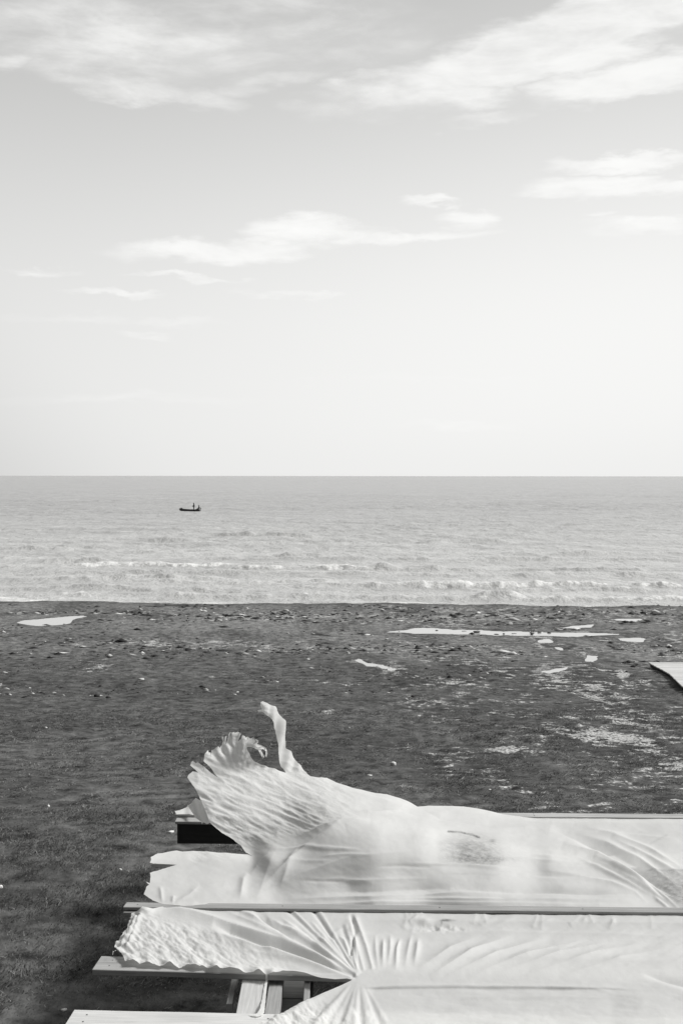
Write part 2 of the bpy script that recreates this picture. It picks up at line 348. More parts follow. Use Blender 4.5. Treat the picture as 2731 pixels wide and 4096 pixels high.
p = principled(T, c, .92, .12, g, .6, .04)
finish(T, p.outputs[0])
tag(link('ground', gme, m), kind='structure', label='rough dark turf running down to the beach')

# puddle water
m, T = mat_new('still_water')
oc = T.n('ShaderNodeTexCoord').outputs['Object']
p = principled(T, .42, .03, .5, T.noise(oc, 6.0, 3), .04, .01)
p.inputs['IOR'].default_value = 1.33; finish(T, p.outputs[0]); M_PUD = m
for nm, lab, poly, lvl in puds:
    # level sheet a little wider than the hollow: the bank itself cuts its shore line
    gx, gy = np.meshgrid(np.arange(min(p.x for p in poly) - .8, max(p.x for p in poly) + .8, .12), np.arange(min(p.y for p in poly) - .8, max(p.y for p in poly) + .8, .12))
    _, sd_ = blur_poly_mask(gx, gy, poly, .1); ok_ = sd_ > -.68
    q_ = ok_[:-1, :-1] & ok_[1:, :-1] & ok_[:-1, 1:] & ok_[1:, 1:]
    id_ = np.arange(gx.size).reshape(gx.shape)
    F_ = np.stack([id_[:-1, :-1][q_], id_[:-1, 1:][q_], id_[1:, 1:][q_], id_[1:, :-1][q_]], -1)
    us_, inv_ = np.unique(F_, return_inverse=True)
    me = npmesh('puddle', np.stack([gx.ravel()[us_], gy.ravel()[us_], np.full(len(us_), lvl)], -1), inv_.reshape(F_.shape))
    tag(link('puddle', me, M_PUD), label=lab, kind='structure')

# ------------------------------------------------------------------ sea
NR = 760; NC = 440
ys = np.concatenate([68 * (900 / 68) ** np.linspace(0, 1, NR), [1000, 1200, 3000, 8000, 20000, 60000]])
t = np.concatenate([[-60, -8, -2], np.linspace(-1.2, 1.2, NC), [2, 8, 60]])
YY, TT = np.meshgrid(ys, t, indexing='ij'); XX = TT * (YY * .30 + 3)
fade = sstep(900, 300, YY)
def yv(v): return (CAMZ - SEA) * FPX / (v - 1903.5)
zz = np.zeros_like(YY); foam = np.zeros_like(YY)
# breakers: crest row (photo v), u range, height, foam
BRK = [(2256,180,420,.34,.0,190,360),(2263,300,930,.10,.9,0,0),(2278,880,1560,.20,1.0,0,0),(2281,1500,1760,.26,.25,0,0),(2284,1700,2731,.12,.15,0,0),(2299,0,1000,.14,.05,0,0),(2296,800,1500,.12,.4,0,0),(2303,1500,2731,.10,.2,0,0),
       (2322,0,900,.15,.2,0,0),(2330,500,1300,.13,.45,0,0),(2345,1200,1900,.12,.5,0,0),(2352,1650,2731,.17,.8,0,0),(2357,0,500,.13,.3,0,0),(2364,300,1000,.12,.15,0,0),(2366,1900,2731,.10,.35,0,0),(2392,650,1500,.12,.35,0,0),(2396,1450,2200,.12,.3,0,0),(2399,1900,2800,.12,.55,0,0),(2385,-100,400,.08,.6,0,0),
       (2166,560,760,.20,0,0,0),(2147,850,1250,.26,0,0,0),(2168,1880,2010,.2,0,0,0),(2200,0,300,.16,0,0,0),(2225,1000,1700,.14,0,0,0),(2215,1900,2731,.14,0,0,0),(2240,1000,2731,.12,0,0,0),(2120,0,900,.12,0,0,0),(2100,1500,2600,.12,0,0,0)]
Uq = XX / YY * FPX + 1365.5
for i, (vv, u0, u1, h, fo, _, _) in enumerate(BRK):
    yc = yv(vv) + 1.4 * fbm(Uq * .004 + 13 * i, YY * 0, 4, 20 + i) * (yv(vv) / 90)
    d = YY - yc
    win = sstep(u0 - 60, u0 + 60, Uq) * sstep(u1 + 60, u1 - 60, Uq)
    win = win * np.clip(.8 + 1.0 * fbm(Uq * .006 + i * 7, YY * 0 + i, 3, 40 + i), .1, 1.2)
    wd = .55 * (yv(vv) / 90); wb = 2.6 * (yv(vv) / 90)
    prof = np.where(d < 0, np.exp(-(d / wd) ** 2), np.exp(-(d / wb) ** 2))
    zz = zz + h * 2.3 * prof * win * (.8 + .5 * fbm(Uq * .02 + i, YY * 0 + 3 * i, 3, 140 + i))
    fn = .75 + 1.3 * fbm(Uq * .05 + i * 3, d * 1.5, 4, 60 + i)
    foam = np.maximum(foam, fo * win * fn * np.exp(-((d - .3) / (.7 + .5 * fo)) ** 2) * 1.3)
    foam = np.maximum(foam, 0.30 * fo * win * np.clip(.3 + 1.4 * fbm(Uq * .015, d * .8, 4, 90 + i), 0, 1) * np.exp(-((d + 2.2) / 2.4) ** 2))
# wind sea
zz = zz + fade * ((.15 + .13 * sstep(95, 160, YY)) * fbm(XX * .28, YY * .26, 4, 31, .6) * (.7 + .9 * np.clip(fbm(XX * .02, YY * .03, 2, 35) + .3, 0, 1)) + .10 * fbm(XX * .45, YY * .9, 4, 33) * sstep(300, 90, YY))
zz = np.where(YY > 905, 0, zz)
foam = np.maximum(foam, sstep(4.5, .5, YY - edge_y(XX) + 2.5 * fbm(XX * .12, XX * 0, 3, 161)) * np.clip(.55 + 1.2 * fbm(XX * .5, YY * 1.2, 3, 55), 0, 1))
idx = np.arange(YY.size).reshape(YY.shape)
F = np.stack([idx[:-1, :-1], idx[:-1, 1:], idx[1:, 1:], idx[1:, :-1]], -1).reshape(-1, 4)
sme = npmesh('sea', np.stack([XX, YY, zz + SEA], -1).reshape(-1, 3), F)
vattr(sme, 'foam', foam.ravel())
m, T = mat_new('sea_water')
oc = T.n('ShaderNodeTexCoord').outputs['Object']; xg, yg, zg = T.sep(oc)
far = T.ramp(yg, 90, 700)
b1 = T.noise(T.map(oc, scale=(.8, .6, 0)), 1.0, 6, .68)
b2 = T.noise(T.map(oc, scale=(1.0, .8, 0), loc=(4, 4, 0)), .30, 4, .6)
b3 = T.noise(T.map(oc, scale=(.25, 1.0, 0), loc=(1, 9, 0)), .035, 4, .55)
bh = T.m('ADD', T.m('MULTIPLY', b1, .62), T.m('ADD', T.m('MULTIPLY', b2, 1.3), T.m('MULTIPLY', b3, T.mix(far, 0.0, 8.0))))
fl = T.ramp(T.m('ADD', attr(T, 'foam'), T.m('MULTIPLY', T.m('SUBTRACT', T.noise(T.map(oc, scale=(.6, 1, 0)), 3.0, 5, .7), .5), .9)), .30, .75)
body = T.mix(T.ramp(yg, 74, 300), .42, .30)
body = T.m('MULTIPLY', body, T.ramp(T.noise(T.map(oc, scale=(.12, .5, 0)), .35, 5, .6), .3, .7, .86, 1.12))
c = T.mix(T.m('MULTIPLY', fl, .8), body, .66)
p = principled(T, c, T.mix(fl, .26, .9), .5, bh, 1.0, .5)
p.inputs['IOR'].default_value = 1.33; finish(T, p.outputs[0])
tag(link('sea', sme, m), kind='structure', label='pale grey sea with low breakers near the shore')

# ------------------------------------------------------------------ timber tables
ZT = .75
def board(name, A, B, width, thick, mat, parent, back=True, twist=0.0, rough_end=0.0, seg=1, roll=0.0, bend=0.0):
    """board whose front top edge runs from A to B; local X is the length"""
    A = Vector(A); B = Vector(B); L = (B - A).length; ex = (B - A).normalized()
    ez = Vector((0, 0, 1)) - ex * ex.z; ez.normalize(); ey = ez.cross(ex)
    rr = random.Random(int(abs(A.x * 977 + A.y * 331 + width * 77) * 100))
    bm = bmesh.new(); n = max(2, int(L / .35)); rings = []
    bv = min(.004, thick * .15)
    for i in range(n + 1):
        f = i / n; dz = bend * math.sin(math.pi * f) + rr.uniform(-.0012, .0012); dy = rr.uniform(-.0012, .0012)
        x = f * L
        sec = [(0, -bv), (bv, 0), (width - bv, 0), (width, -bv), (width, -thick + bv), (width - bv, -thick), (bv, -thick), (0, -thick + bv)]
        rings.append([bm.verts.new((x + (rr.uniform(-rough_end, rough_end) if i in (0, n) else 0), sy + dy, sz + dz)) for sy, sz in sec])
    for a, b in zip(rings, rings[1:]):
        for k in range(8): bm.faces.new((a[k], b[k], b[(k + 1) % 8], a[(k + 1) % 8]))
    bm.faces.new(rings[0]); bm.faces.new(list(reversed(rings[-1])))
    bmesh.ops.recalc_face_normals(bm, faces=bm.faces)
    me = bpy.data.meshes.new(name); bm.to_mesh(me); bm.free()
    o = link(name, me, mat)
    M = Matrix((ex, ey, ez)).transposed().to_4x4(); M.translation = A
    if parent is not None:
        o.parent = parent; o.matrix_local = parent.matrix_basis.inverted() @ M
    else: o.matrix_world = M
    return o
def empty(name, loc, label, cat, group=None):
    o = bpy.data.objects.new(name, None); COL.objects.link(o); o.location = loc; o.matrix_basis = Matrix.Translation(loc)
    return tag(o, label, cat, group)
def run(A, B, x1):
    """extend AB to x = x1"""
    A = Vector(A); B = Vector(B); k = (x1 - A.x) / (B.x - A.x); return A + (B - A) * k
GT = 'pine trestle tables standing in a row on the grass'
# table one (nearest)
t1 = empty('trestle_table', (.6, 7.9, 0), 'nearest pine trestle table with two bare rails and a gap showing its crossbeams', 'table', GT)
A = atz(372, 3878, ZT); B = run(A, atz(1248, 3903, ZT), 3.1)
wP1 = (atz(395, 3824, ZT) - A).y
board('rail', A, B, wP1, .042, M_GREYW, t1, rough_end=.003); REST = [(A, B, wP1)]
A0 = atz(296, 4038, ZT); B0 = run(A0, atz(1125, 4056, ZT), 3.1)
A0f = A0 + Vector((-.005, -.24, 0)); B0f = B0 + Vector((-.005, -.24, 0))
board('rail', A0f, B0f, .24, .045, M_PINE, t1, rough_end=.003); REST.append((A0f, B0f, .24))
A0g = A0f + Vector((-.01, -.252, 0)); B0g = B0f + Vector((-.01, -.252, 0))
board('rail', A0g, B0g, .245, .045, M_PINE, t1, rough_end=.004); REST.append((A0g, B0g, .245))
def ybeam(name, uL, uR, vref, ztop, y0, y1, thick, mat, parent):
    a = atz(uL, vref, ztop); b = atz(uR, vref, ztop)
    return board(name, (b.x, y0, ztop), (b.x, y1, ztop), b.x - a.x, thick, mat, parent)
zb = ZT - .044
ybeam('crossbeam', 956, 1052, 3990, zb, 7.0, 8.50, .045, M_PINE, t1)
ybeam('crossbeam', 1068, 1124, 3990, zb - .03, 7.0, 8.50, .09, M_GREYW, t1)  # greyer wood, the sheet's shade put into its colour
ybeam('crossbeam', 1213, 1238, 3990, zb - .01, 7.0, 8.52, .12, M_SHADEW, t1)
ybeam('crossbeam', 1239, 1249, 3990, zb - .05, 7.0, 8.50, .12, M_DARKW, t1)  # dark strip for the shadow beside the post, drawn as a board
ybeam('brace', 912, 936, 3985, .60, 8.02, 8.62, .05, M_PINE, t1)
# shelf boards seen between the beams
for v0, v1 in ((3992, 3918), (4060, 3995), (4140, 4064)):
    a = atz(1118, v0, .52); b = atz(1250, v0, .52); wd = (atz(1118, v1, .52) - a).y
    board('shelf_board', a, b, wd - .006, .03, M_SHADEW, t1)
def leg_pair(parent, x, yf, yb, ztop, mat=M_SHADEW, spread=.12):
    for y, s in ((yf, -1), (yb, 1)):
        a = Vector((x, y, ztop)); b = Vector((x, y + s * spread, float(gheight(np.array(x), np.array(y + s * spread), False)) - .02))
        bm = bmesh.new(); vs = []
        for q in (a, b):
            for dx, dy in ((-.045, -.03), (.045, -.03), (.045, .03), (-.045, .03)): vs.append(bm.verts.new((q.x + dx, q.y + dy, q.z)))
        for i in range(4): bm.faces.new((vs[i], vs[(i + 1) % 4], vs[4 + (i + 1) % 4], vs[4 + i]))
        bm.faces.new(vs[:4]); bm.faces.new(vs[4:]); bmesh.ops.recalc_face_normals(bm, faces=bm.faces)
        bmesh.ops.bevel(bm, geom=bm.edges, offset=.003, segments=1, affect='EDGES')
        me = bpy.data.meshes.new('leg'); bm.to_mesh(me); bm.free(); o = link('leg', me, mat, parent)
        o.matrix_local = parent.matrix_basis.inverted()
leg_pair(t1, 0.05, 7.25, 8.35, zb - .002); leg_pair(t1, 2.6, 7.25, 8.35, zb - .002)
ybeam('crossbeam', 2850, 2900, 3990, zb - .001, 7.0, 8.5, .06, M_PINE, t1)
# table two
t2 = empty('trestle_table', (.7, 10.1, 0), 'middle pine trestle table whose narrow front rail pins the sheets down', 'table', GT)
A = atz(497, 3628, ZT + .01); B = run(A, atz(2731, 3650, ZT + .01), 3.3)
wP2 = (atz(522, 3604, ZT + .01) - A).y * .80
P2A, P2B, = A, B
board('rail', A, B, wP2, .024, M_GREYW, t2, rough_end=.006)
a = atz(495, 3650, ZT - .026); b = run(a, atz(2731, 3670, ZT - .026), 3.3)
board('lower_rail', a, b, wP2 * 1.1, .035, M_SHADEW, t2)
A = atz(607, 3455, ZT); B = run(A, A + (P2B - P2A), 3.3)
board('rail', A, B, (atz(624, 3412, ZT) - A).y, .036, M_GREYW, t2, rough_end=.004); REST.append((A, B, (atz(624, 3412, ZT) - A).y))
leg_pair(t2, .3, 9.95, 10.75, .68, spread=.05); leg_pair(t2, 2.7, 9.95, 10.75, .68, spread=.05)
for x in (.3, 2.7): board('crossbeam', (x + .06, 9.78, .683), (x + .06, 11.0, .683), .12, .05, M_SHADEW, t2)
# table three
t3 = empty('trestle_table', (.9, 12.2, 0), 'farthest pine trestle table with a deep black apron under its left end', 'table', GT)
A = atz(701, 3286, ZT - .026); B = run(A, A + (P2B - P2A), 3.7)
wf = (atz(707, 3266.5, ZT - .026) - A).y
board('rail', A, B, wf, .030, M_GREYW, t3, rough_end=.003); REST.append((A, B, wf))
A2 = atz(700, 3257, ZT + .006); B2 = run(A2, atz(2731, 3271, ZT + .006), 3.7)
board('rail', A2, B2, (atz(704, 3242, ZT + .006) - A2).y, .024, M_GREYW, t3, rough_end=.003)
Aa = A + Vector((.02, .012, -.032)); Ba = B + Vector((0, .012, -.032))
board('apron', Aa, Ba, .035, .20, M_DARKW, t3)  # the apron's shaded front is put into its near-black colour
M_NAIL = mat_new('nail_steel')[0]; T = NT(M_NAIL.node_tree); finish(T, principled(T, T.m('MULTIPLY', T.noise(T.n('ShaderNodeTexCoord').outputs['Object'], 90, 2), .12), .6, .4).outputs[0])
nail_me = None
for tb in (t1, t2, t3):
    for o in [c_ for c_ in tb.children if c_.name.startswith('rail')]:
        xs_ = [v_.co.x for v_ in o.data.vertices]; wy_ = max(v_.co.y for v_ in o.data.vertices)
        for fx in (.10, 1.28, 2.55, 3.7):
            for fy in ((.3, .7) if wy_ > .12 else (.5,)):
                if fx > max(xs_) - .05: continue
                if nail_me is None:
                    bm = bmesh.new(); bmesh.ops.create_cone(bm, segments=10, radius1=.0065, radius2=.0055, depth=.003, cap_ends=True); nail_me = bpy.data.meshes.new('nail'); bm.to_mesh(nail_me); bm.free(); nail_me.materials.append(M_NAIL)
                q = bpy.data.objects.new('nail', nail_me); COL.objects.link(q); q.parent = o; q.location = (fx, wy_ * fy, .0006)
leg_pair(t3, .5, 11.85, 12.1, .69, spread=.02); leg_pair(t3, 3.1, 11.85, 12.1, .69, spread=.02)

# ------------------------------------------------------------------ sheets
def sheet_mat(name, crepe=True):
    m, T = mat_new(name)
    oc = T.n('ShaderNodeTexCoord').outputs['Object']
    st = attr(T, 'stain_and_shade'); cr = attr(T, 'crepe')
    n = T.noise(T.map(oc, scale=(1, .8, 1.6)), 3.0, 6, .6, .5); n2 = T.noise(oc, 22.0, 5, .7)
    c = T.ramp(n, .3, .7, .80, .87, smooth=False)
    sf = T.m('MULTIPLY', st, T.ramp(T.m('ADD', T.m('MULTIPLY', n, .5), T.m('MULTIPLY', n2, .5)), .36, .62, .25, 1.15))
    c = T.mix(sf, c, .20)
    col = T.n('ShaderNodeCombineColor'); T.l(c, col.inputs[0]); T.l(c, col.inputs[1]); T.l(T.m('MULTIPLY', c, .985), col.inputs[2])
    wv = T.noise(T.map(oc, scale=(1, 1, 1.5), rot=(0, .4, .5)), 26.0, 4, .6, .6)
    fw = T.noise(oc, 260.0, 2, .5)
    soft = T.noise(T.map(oc, scale=(1, .5, .8)), 7.0, 4, .55, .8)
    h = T.m('ADD', T.m('MULTIPLY', T.m('MULTIPLY', wv, cr), .007), T.m('ADD', T.m('MULTIPLY', fw, .00020), T.m('MULTIPLY', soft, .0035)))
    b = T.n('ShaderNodeBump'); b.inputs['Strength'].default_value = .8; b.inputs['Distance'].default_value = 1.0
    T.l(h, b.inputs['Height'])
    d = T.n('ShaderNodeBsdfDiffuse'); T.l(col.outputs[0], d.inputs[0]); T.l(b.outputs[0], d.inputs['Normal'])
    tr = T.n('ShaderNodeBsdfTranslucent'); T.l(col.outputs[0], tr.inputs[0]); T.l(b.outputs[0], tr.inputs['Normal'])
    mx = T.n('ShaderNodeMixShader'); mx.inputs[0].default_value = .45; T.l(d.outputs[0], mx.inputs[1]); T.l(tr.outputs[0], mx.inputs[2])
    gl = T.n('ShaderNodeBsdfGlossy'); gl.inputs['Roughness'].default_value = .55; T.l(b.outputs[0], gl.inputs['Normal']); gl.inputs[0].default_value = (.9, .9, .9, 1)
    m2 = T.n('ShaderNodeMixShader'); m2.inputs[0].default_value = .012; T.l(mx.outputs[0], m2.inputs[1]); T.l(gl.outputs[0], m2.inputs[2])
    finish(T, m2.outputs[0]); return m
M_SHEET = sheet_mat('white_polythene')

def tps(ctrl):
    C = np.array(ctrl, float); P = C[:, :2] / 500.0; n = len(P)
    def K(a, b):
        r2 = ((a[:, None, :] - b[None, :, :]) ** 2).sum(-1); return .5 * r2 * np.log(r2 + 1e-12)
    A_ = np.zeros((n + 3, n + 3)); A_[:n, :n] = K(P, P) + np.eye(n) * .010; A_[:n, n] = 1; A_[:n, n + 1:] = P; A_[n, :n] = 1; A_[n + 1:, :n] = P.T
    w_ = np.linalg.solve(A_, np.concatenate([C[:, 2], [0, 0, 0]]))
    def f(u, v):
        q = np.stack([u, v], -1) / 500.0; out = np.zeros(len(q))
        for i in range(0, len(q), 20000):
            s_ = q[i:i + 20000]; out[i:i + 20000] = K(s_, P) @ w_[:n] + w_[n] + s_ @ w_[n + 1:]
        return out
    return f
def polydist(u, v, pts):
    """distance to polyline and the parameter along it (0..1)"""
    P = np.array(pts, float); L = np.hypot(*(P[1:] - P[:-1]).T); cum = np.concatenate([[0], np.cumsum(L)])
    best = np.full(u.shape, 1e9); par = np.zeros(u.shape); side = np.zeros(u.shape)
    for i in range(len(P) - 1):
        a, b = P[i], P[i + 1]; ab = b - a; t_ = np.clip(((u - a[0]) * ab[0] + (v - a[1]) * ab[1]) / (ab @ ab), 0, 1)
        dx, dy = u - a[0] - t_ * ab[0], v - a[1] - t_ * ab[1]; d = np.hypot(dx, dy)
        k = d < best; best = np.where(k, d, best); par = np.where(k, (cum[i] + t_ * L[i]) / cum[-1], par)
        side = np.where(k, np.sign(ab[0] * dy - ab[1] * dx), side)
    return best, par, side
def crease(u, v, pts, w0, w1, amp, e0=.06, e1=.25):
    """soft ridge (amp > 0 rises) along a polyline, width w0 -> w1 photo px"""
    d, p_, _ = polydist(u, v, pts); w_ = w0 + (w1 - w0) * p_
    end = np.clip(p_ / e0, 0, 1) * np.clip((1 - p_) / e1, 0, 1) if e0 else np.clip((1 - p_) / e1, 0, 1)
    return amp * end * (.5 * np.exp(-(d / w_) ** 2) + .55 * np.exp(-d / (.55 * w_))) * (.35 + .65 * w_ / max(w0, w1))
def densify(pts, step, jit=0.0, seed=0):
    rr = random.Random(seed); out = []
    n = len(pts)
    for i in range(n):
        a = pts[i]; b = pts[(i + 1) % n]; j = a[2] if len(a) > 2 else 0.0
        L = math.hypot(b[0] - a[0], b[1] - a[1]); k = max(1, int(L / step))
        for q in range(k):
            f = q / k; off = rr.uniform(-j, j) if q else 0
            nx, ny = -(b[1] - a[1]) / (L + 1e-9), (b[0] - a[0]) / (L + 1e-9)
            out.append((a[0] + (b[0] - a[0]) * f + nx * off, a[1] + (b[1] - a[1]) * f + ny * off))
    return out
def build_sheet(name, outline, zfun, wrinkle, spacing, label, cat, parent=None, stain_and_shade=None, crepe=None, group=None):
    pts = densify(outline, spacing * 1.2)
    P = np.array(pts)
    u0, v0 = P.min(0); u1, v1 = P.max(0)
    gu, gv = np.meshgrid(np.arange(u0, u1, spacing), np.arange(v0, v1, spacing * .9)); gu = gu + (np.arange(gu.shape[0])[:, None] % 2) * spacing * .5
    gu, gv = gu.ravel(), gv.ravel()
    inside = np.zeros(gu.shape, bool); dmin = np.full(gu.shape, 1e9); n = len(P)
    for i in range(n):
        a, b = P[i], P[(i + 1) % n]
        inside ^= ((a[1] > gv) != (b[1] > gv)) & (gu < (b[0] - a[0]) * (gv - a[1]) / (b[1] - a[1] + 1e-12) + a[0])
        near = (np.abs(gu - a[0]) < 30) & (np.abs(gv - a[1]) < 30)
        dmin[near] = np.minimum(dmin[near], np.hypot(gu[near] - a[0], gv[near] - a[1]))
    k = inside & (dmin > spacing * .6)
    allp = [Vector(p) for p in pts] + [Vector((a, b)) for a, b in zip(gu[k], gv[k])]
    vo, _, fo, *_ = geometry.delaunay_2d_cdt(allp, [], [list(range(len(pts)))], 1, .05)
    UV = np.array([(p.x, p.y) for p in vo]); u, v = UV[:, 0], UV[:, 1]
    F = np.array([f for f in fo if len(f) == 3])
    z = zfun(u, v)
    D = np.stack([(u - 1365.5) / FPX, (2048 - v) / FPX, -np.ones(len(u))], -1) @ MR.T
    tt = (z - CAMZ) / D[:, 2]
    V = D * tt[:, None]; V[:, 2] += CAMZ
    # make triangles face the camera side, then push along the normal for the folds
    def normals(V):
        n_ = np.cross(V[F[:, 1]] - V[F[:, 0]], V[F[:, 2]] - V[F[:, 0]]); N = np.zeros_like(V)
        for q in range(3): np.add.at(N, F[:, q], n_)
        return N / (np.linalg.norm(N, axis=1, keepdims=True) + 1e-12)
    N = normals(V)
    if (N * D).sum() > 0: F[:, [1, 2]] = F[:, [2, 1]]; N = -N
    V = V + N * wrinkle(u, v, V)[:, None]
    for (pa, pb, wd) in REST:            # the cloth lies on the boards, never through them
        ex_ = (pb - pa); f_ = (V[:, 0] - pa.x) / ex_.x; yf = pa.y + f_ * ex_.y
        on = (V[:, 1] > yf - .015) & (V[:, 1] < yf + wd + .015) & (V[:, 0] > pa.x - .02)
        V[:, 2] = np.where(on & (V[:, 2] > pa.z - .06), np.maximum(V[:, 2], pa.z + .006), V[:, 2])
    me = npmesh(name, V, F)
    vattr(me, 'stain_and_shade', stain_and_shade(u, v) if stain_and_shade else np.zeros(len(u))); vattr(me, 'crepe', crepe(u, v) if crepe else np.zeros(len(u)))
    o = link(name, me, M_SHEET, parent)
    if label: tag(o, label, cat, group)
    return o
def g2(u, v, cu, cv, su, sv): return np.exp(-((u - cu) / su) ** 2 - ((v - cv) / sv) ** 2)

# --- near sheet, gathered over the first table and passing under the middle table's front rail
O1 = [(570,3625,0),(553,3642,2),(537,3651,2),(526,3663,3),(509,3715,3),(492,3740,3),(465,3772,2),(459,3789,1),(461,3801,1),(486,3816,1),(503,3845,1),(518,3853,1),(549,3852,1),(580,3858,1),(618,3859,1),(656,3864,1),(683,3857,0),(717,3867,1),(748,3861,0),
      (794,3872,1),(825,3867,0),(847,3878,1),(897,3875,0),(927,3882,0),(970,3884,0),(1015,3892,0),(1034,3887,0),(1087,3898,0),(1133,3886,0),(1183,3884,0),(1248,3902,0),(1286,3911,0),(1340,3917,0),(1386,3915,0),(1408,3920,0),
      (1330,3958,0),(1248,3993,0),(1126,4054,0),(1076,4079,0),(1049,4094,0),(960,4150,0),(880,4230,0),(2860,4230,0),(2860,3645,0),(2000,3641,0),(1040,3632,0),(750,3630,0),(640,3630,0),(612,3633,0)]
def z1(u, v):
    # height above ground as a function of the place on the sheet
    vt = 3640 + (u - 500) * .0095                    # line of the middle table's front rail
    vb = 3900 + (u - 1250) * .008                    # far rail of the first table
    s = np.clip((v - vt) / (vb - vt), 0, 1.6)
    z = .733 + .043 * sstep(.1, .72, s) + .015 * sstep(1250, 1500, u) * sstep(.5, .75, s) - .045 * np.sin(np.pi * np.clip((s - .12) / .6, 0, 1)) * sstep(1000, 1700, u)
    z += .030 * g2(u, v, 590, 3740, 130, 80)         # gathered end stands up
    z = z + .075 * g2(u, v, 575, 3625, 60, 30)       # corner thrown over the rail
    z = z - .012 * sstep(0, 14, v - (3948 - 4 * np.sin((u - 1440) / 300))) * sstep(1440, 1500, u) * sstep(2560, 2440, u)
    return z
def rad(u, v, cu, cv): return np.arctan2(v - cv, u - cu), np.hypot(u - cu, v - cv)
C1 = [  # folds of the near sheet, running into the pinch
    ([(1425,3915),(1300,3850),(1130,3770),(960,3712),(760,3655),(620,3636)], 9, 26, .030),
    ([(1425,3905),(1270,3830),(1130,3740),(1040,3690),(960,3645)], 8, 22, .026),
    ([(1420,3918),(1250,3862),(1080,3812),(900,3752),(800,3725)], 8, 24, .022),
    ([(1422,3916),(1330,3880),(1180,3835),(1040,3800)], 6, 16, .014), ([(1426,3910),(1350,3862),(1200,3790),(1090,3735)], 6, 13, .012), ([(1428,3905),(1360,3850),(1250,3775)], 5, 10, .012),
    ([(1430,3905),(1330,3840),(1230,3762),(1130,3700)], 7, 16, .020),
    ([(1432,3900),(1350,3830),(1275,3750)], 6, 14, .016), ([(1436,3898),(1375,3820),(1320,3745)], 6, 13, .014),
    ([(1440,3896),(1400,3820),(1365,3748)], 6, 13, .014),
    ([(1455,3885),(1430,3800),(1405,3720),(1395,3652)], 8, 16, .016),
    ([(1490,3880),(1465,3790),(1430,3700),(1412,3652)], 8, 14, .016)]
for k in range(26):
    rk = random.Random(100 + k); a_ = math.pi * (1.03 + .46 * (k + rk.uniform(-.3, .3)) / 26); L_ = rk.uniform(260, 620) if k < 18 else rk.uniform(150, 260)
    q0 = (1432 + 26 * math.cos(a_), 3908 + 26 * math.sin(a_)); bend = rk.uniform(-18, 10)
    C1.append(([q0, (1432 + math.cos(a_) * L_ * .5, 3908 + math.sin(a_) * L_ * .5 + bend), (1432 + math.cos(a_) * L_, 3908 + math.sin(a_) * L_ + bend)], 3.5, rk.uniform(7, 13), rk.uniform(.004, .010) * rk.choice((1, 1, -1))))
for k in range(11):
    rk = random.Random(300 + k); u_ = (1625, 1648, 1668, 1690, 1905, 1940, 2150, 2168, 2330, 2352, 2600)[k]; dv = rk.uniform(35, 90); du = rk.uniform(-20, 60)
    C1.append(([(u_, 3648 + .0095 * (u_ - 500) * 0 + 2), (u_ - du * .5, 3655 + dv * .5), (u_ - du, 3655 + dv)], 7, rk.uniform(14, 22), rk.uniform(.002, .005)))
D1 = [([(1425,3912),(1290,3862),(1120,3795),(950,3728),(850,3700)], 8, 20, -.022), ([(1428,3908),(1300,3838),(1170,3765),(1080,3700),(1010,3650)], 7, 18, -.022),
      ([(1400,3830),(1420,3720),(1400,3655)], 6, 16, -.014)]
VERT = [(1500,1512),(1533,1530),(1562,1550),(1600,1582),(1645,1618),(1672,1655)]
DIAG = [((1760,3882),(2010,3752)),((1830,3885),(2140,3760)),((1930,3885),(2290,3770)),((2040,3880),(2440,3765)),((2170,3880),(2560,3770)),((2300,3890),(2660,3790)),((1700,3860),(1900,3745)),((2380,3850),(2620,3750))]
TOPS = [(1620,3700,1680,3655),(1900,3710,1990,3668),(1935,3650,1945,3700),(2150,3700,2215,3668),(2320,3690,2350,3668),(2430,3720,2460,3668),(1080,3700,1030,3650),(1060,3690,1005,3645),(1100,3706,1060,3650),(1660,3690,1700,3655),(2460,3700,2440,3668),(1320,3740,1400,3700)]
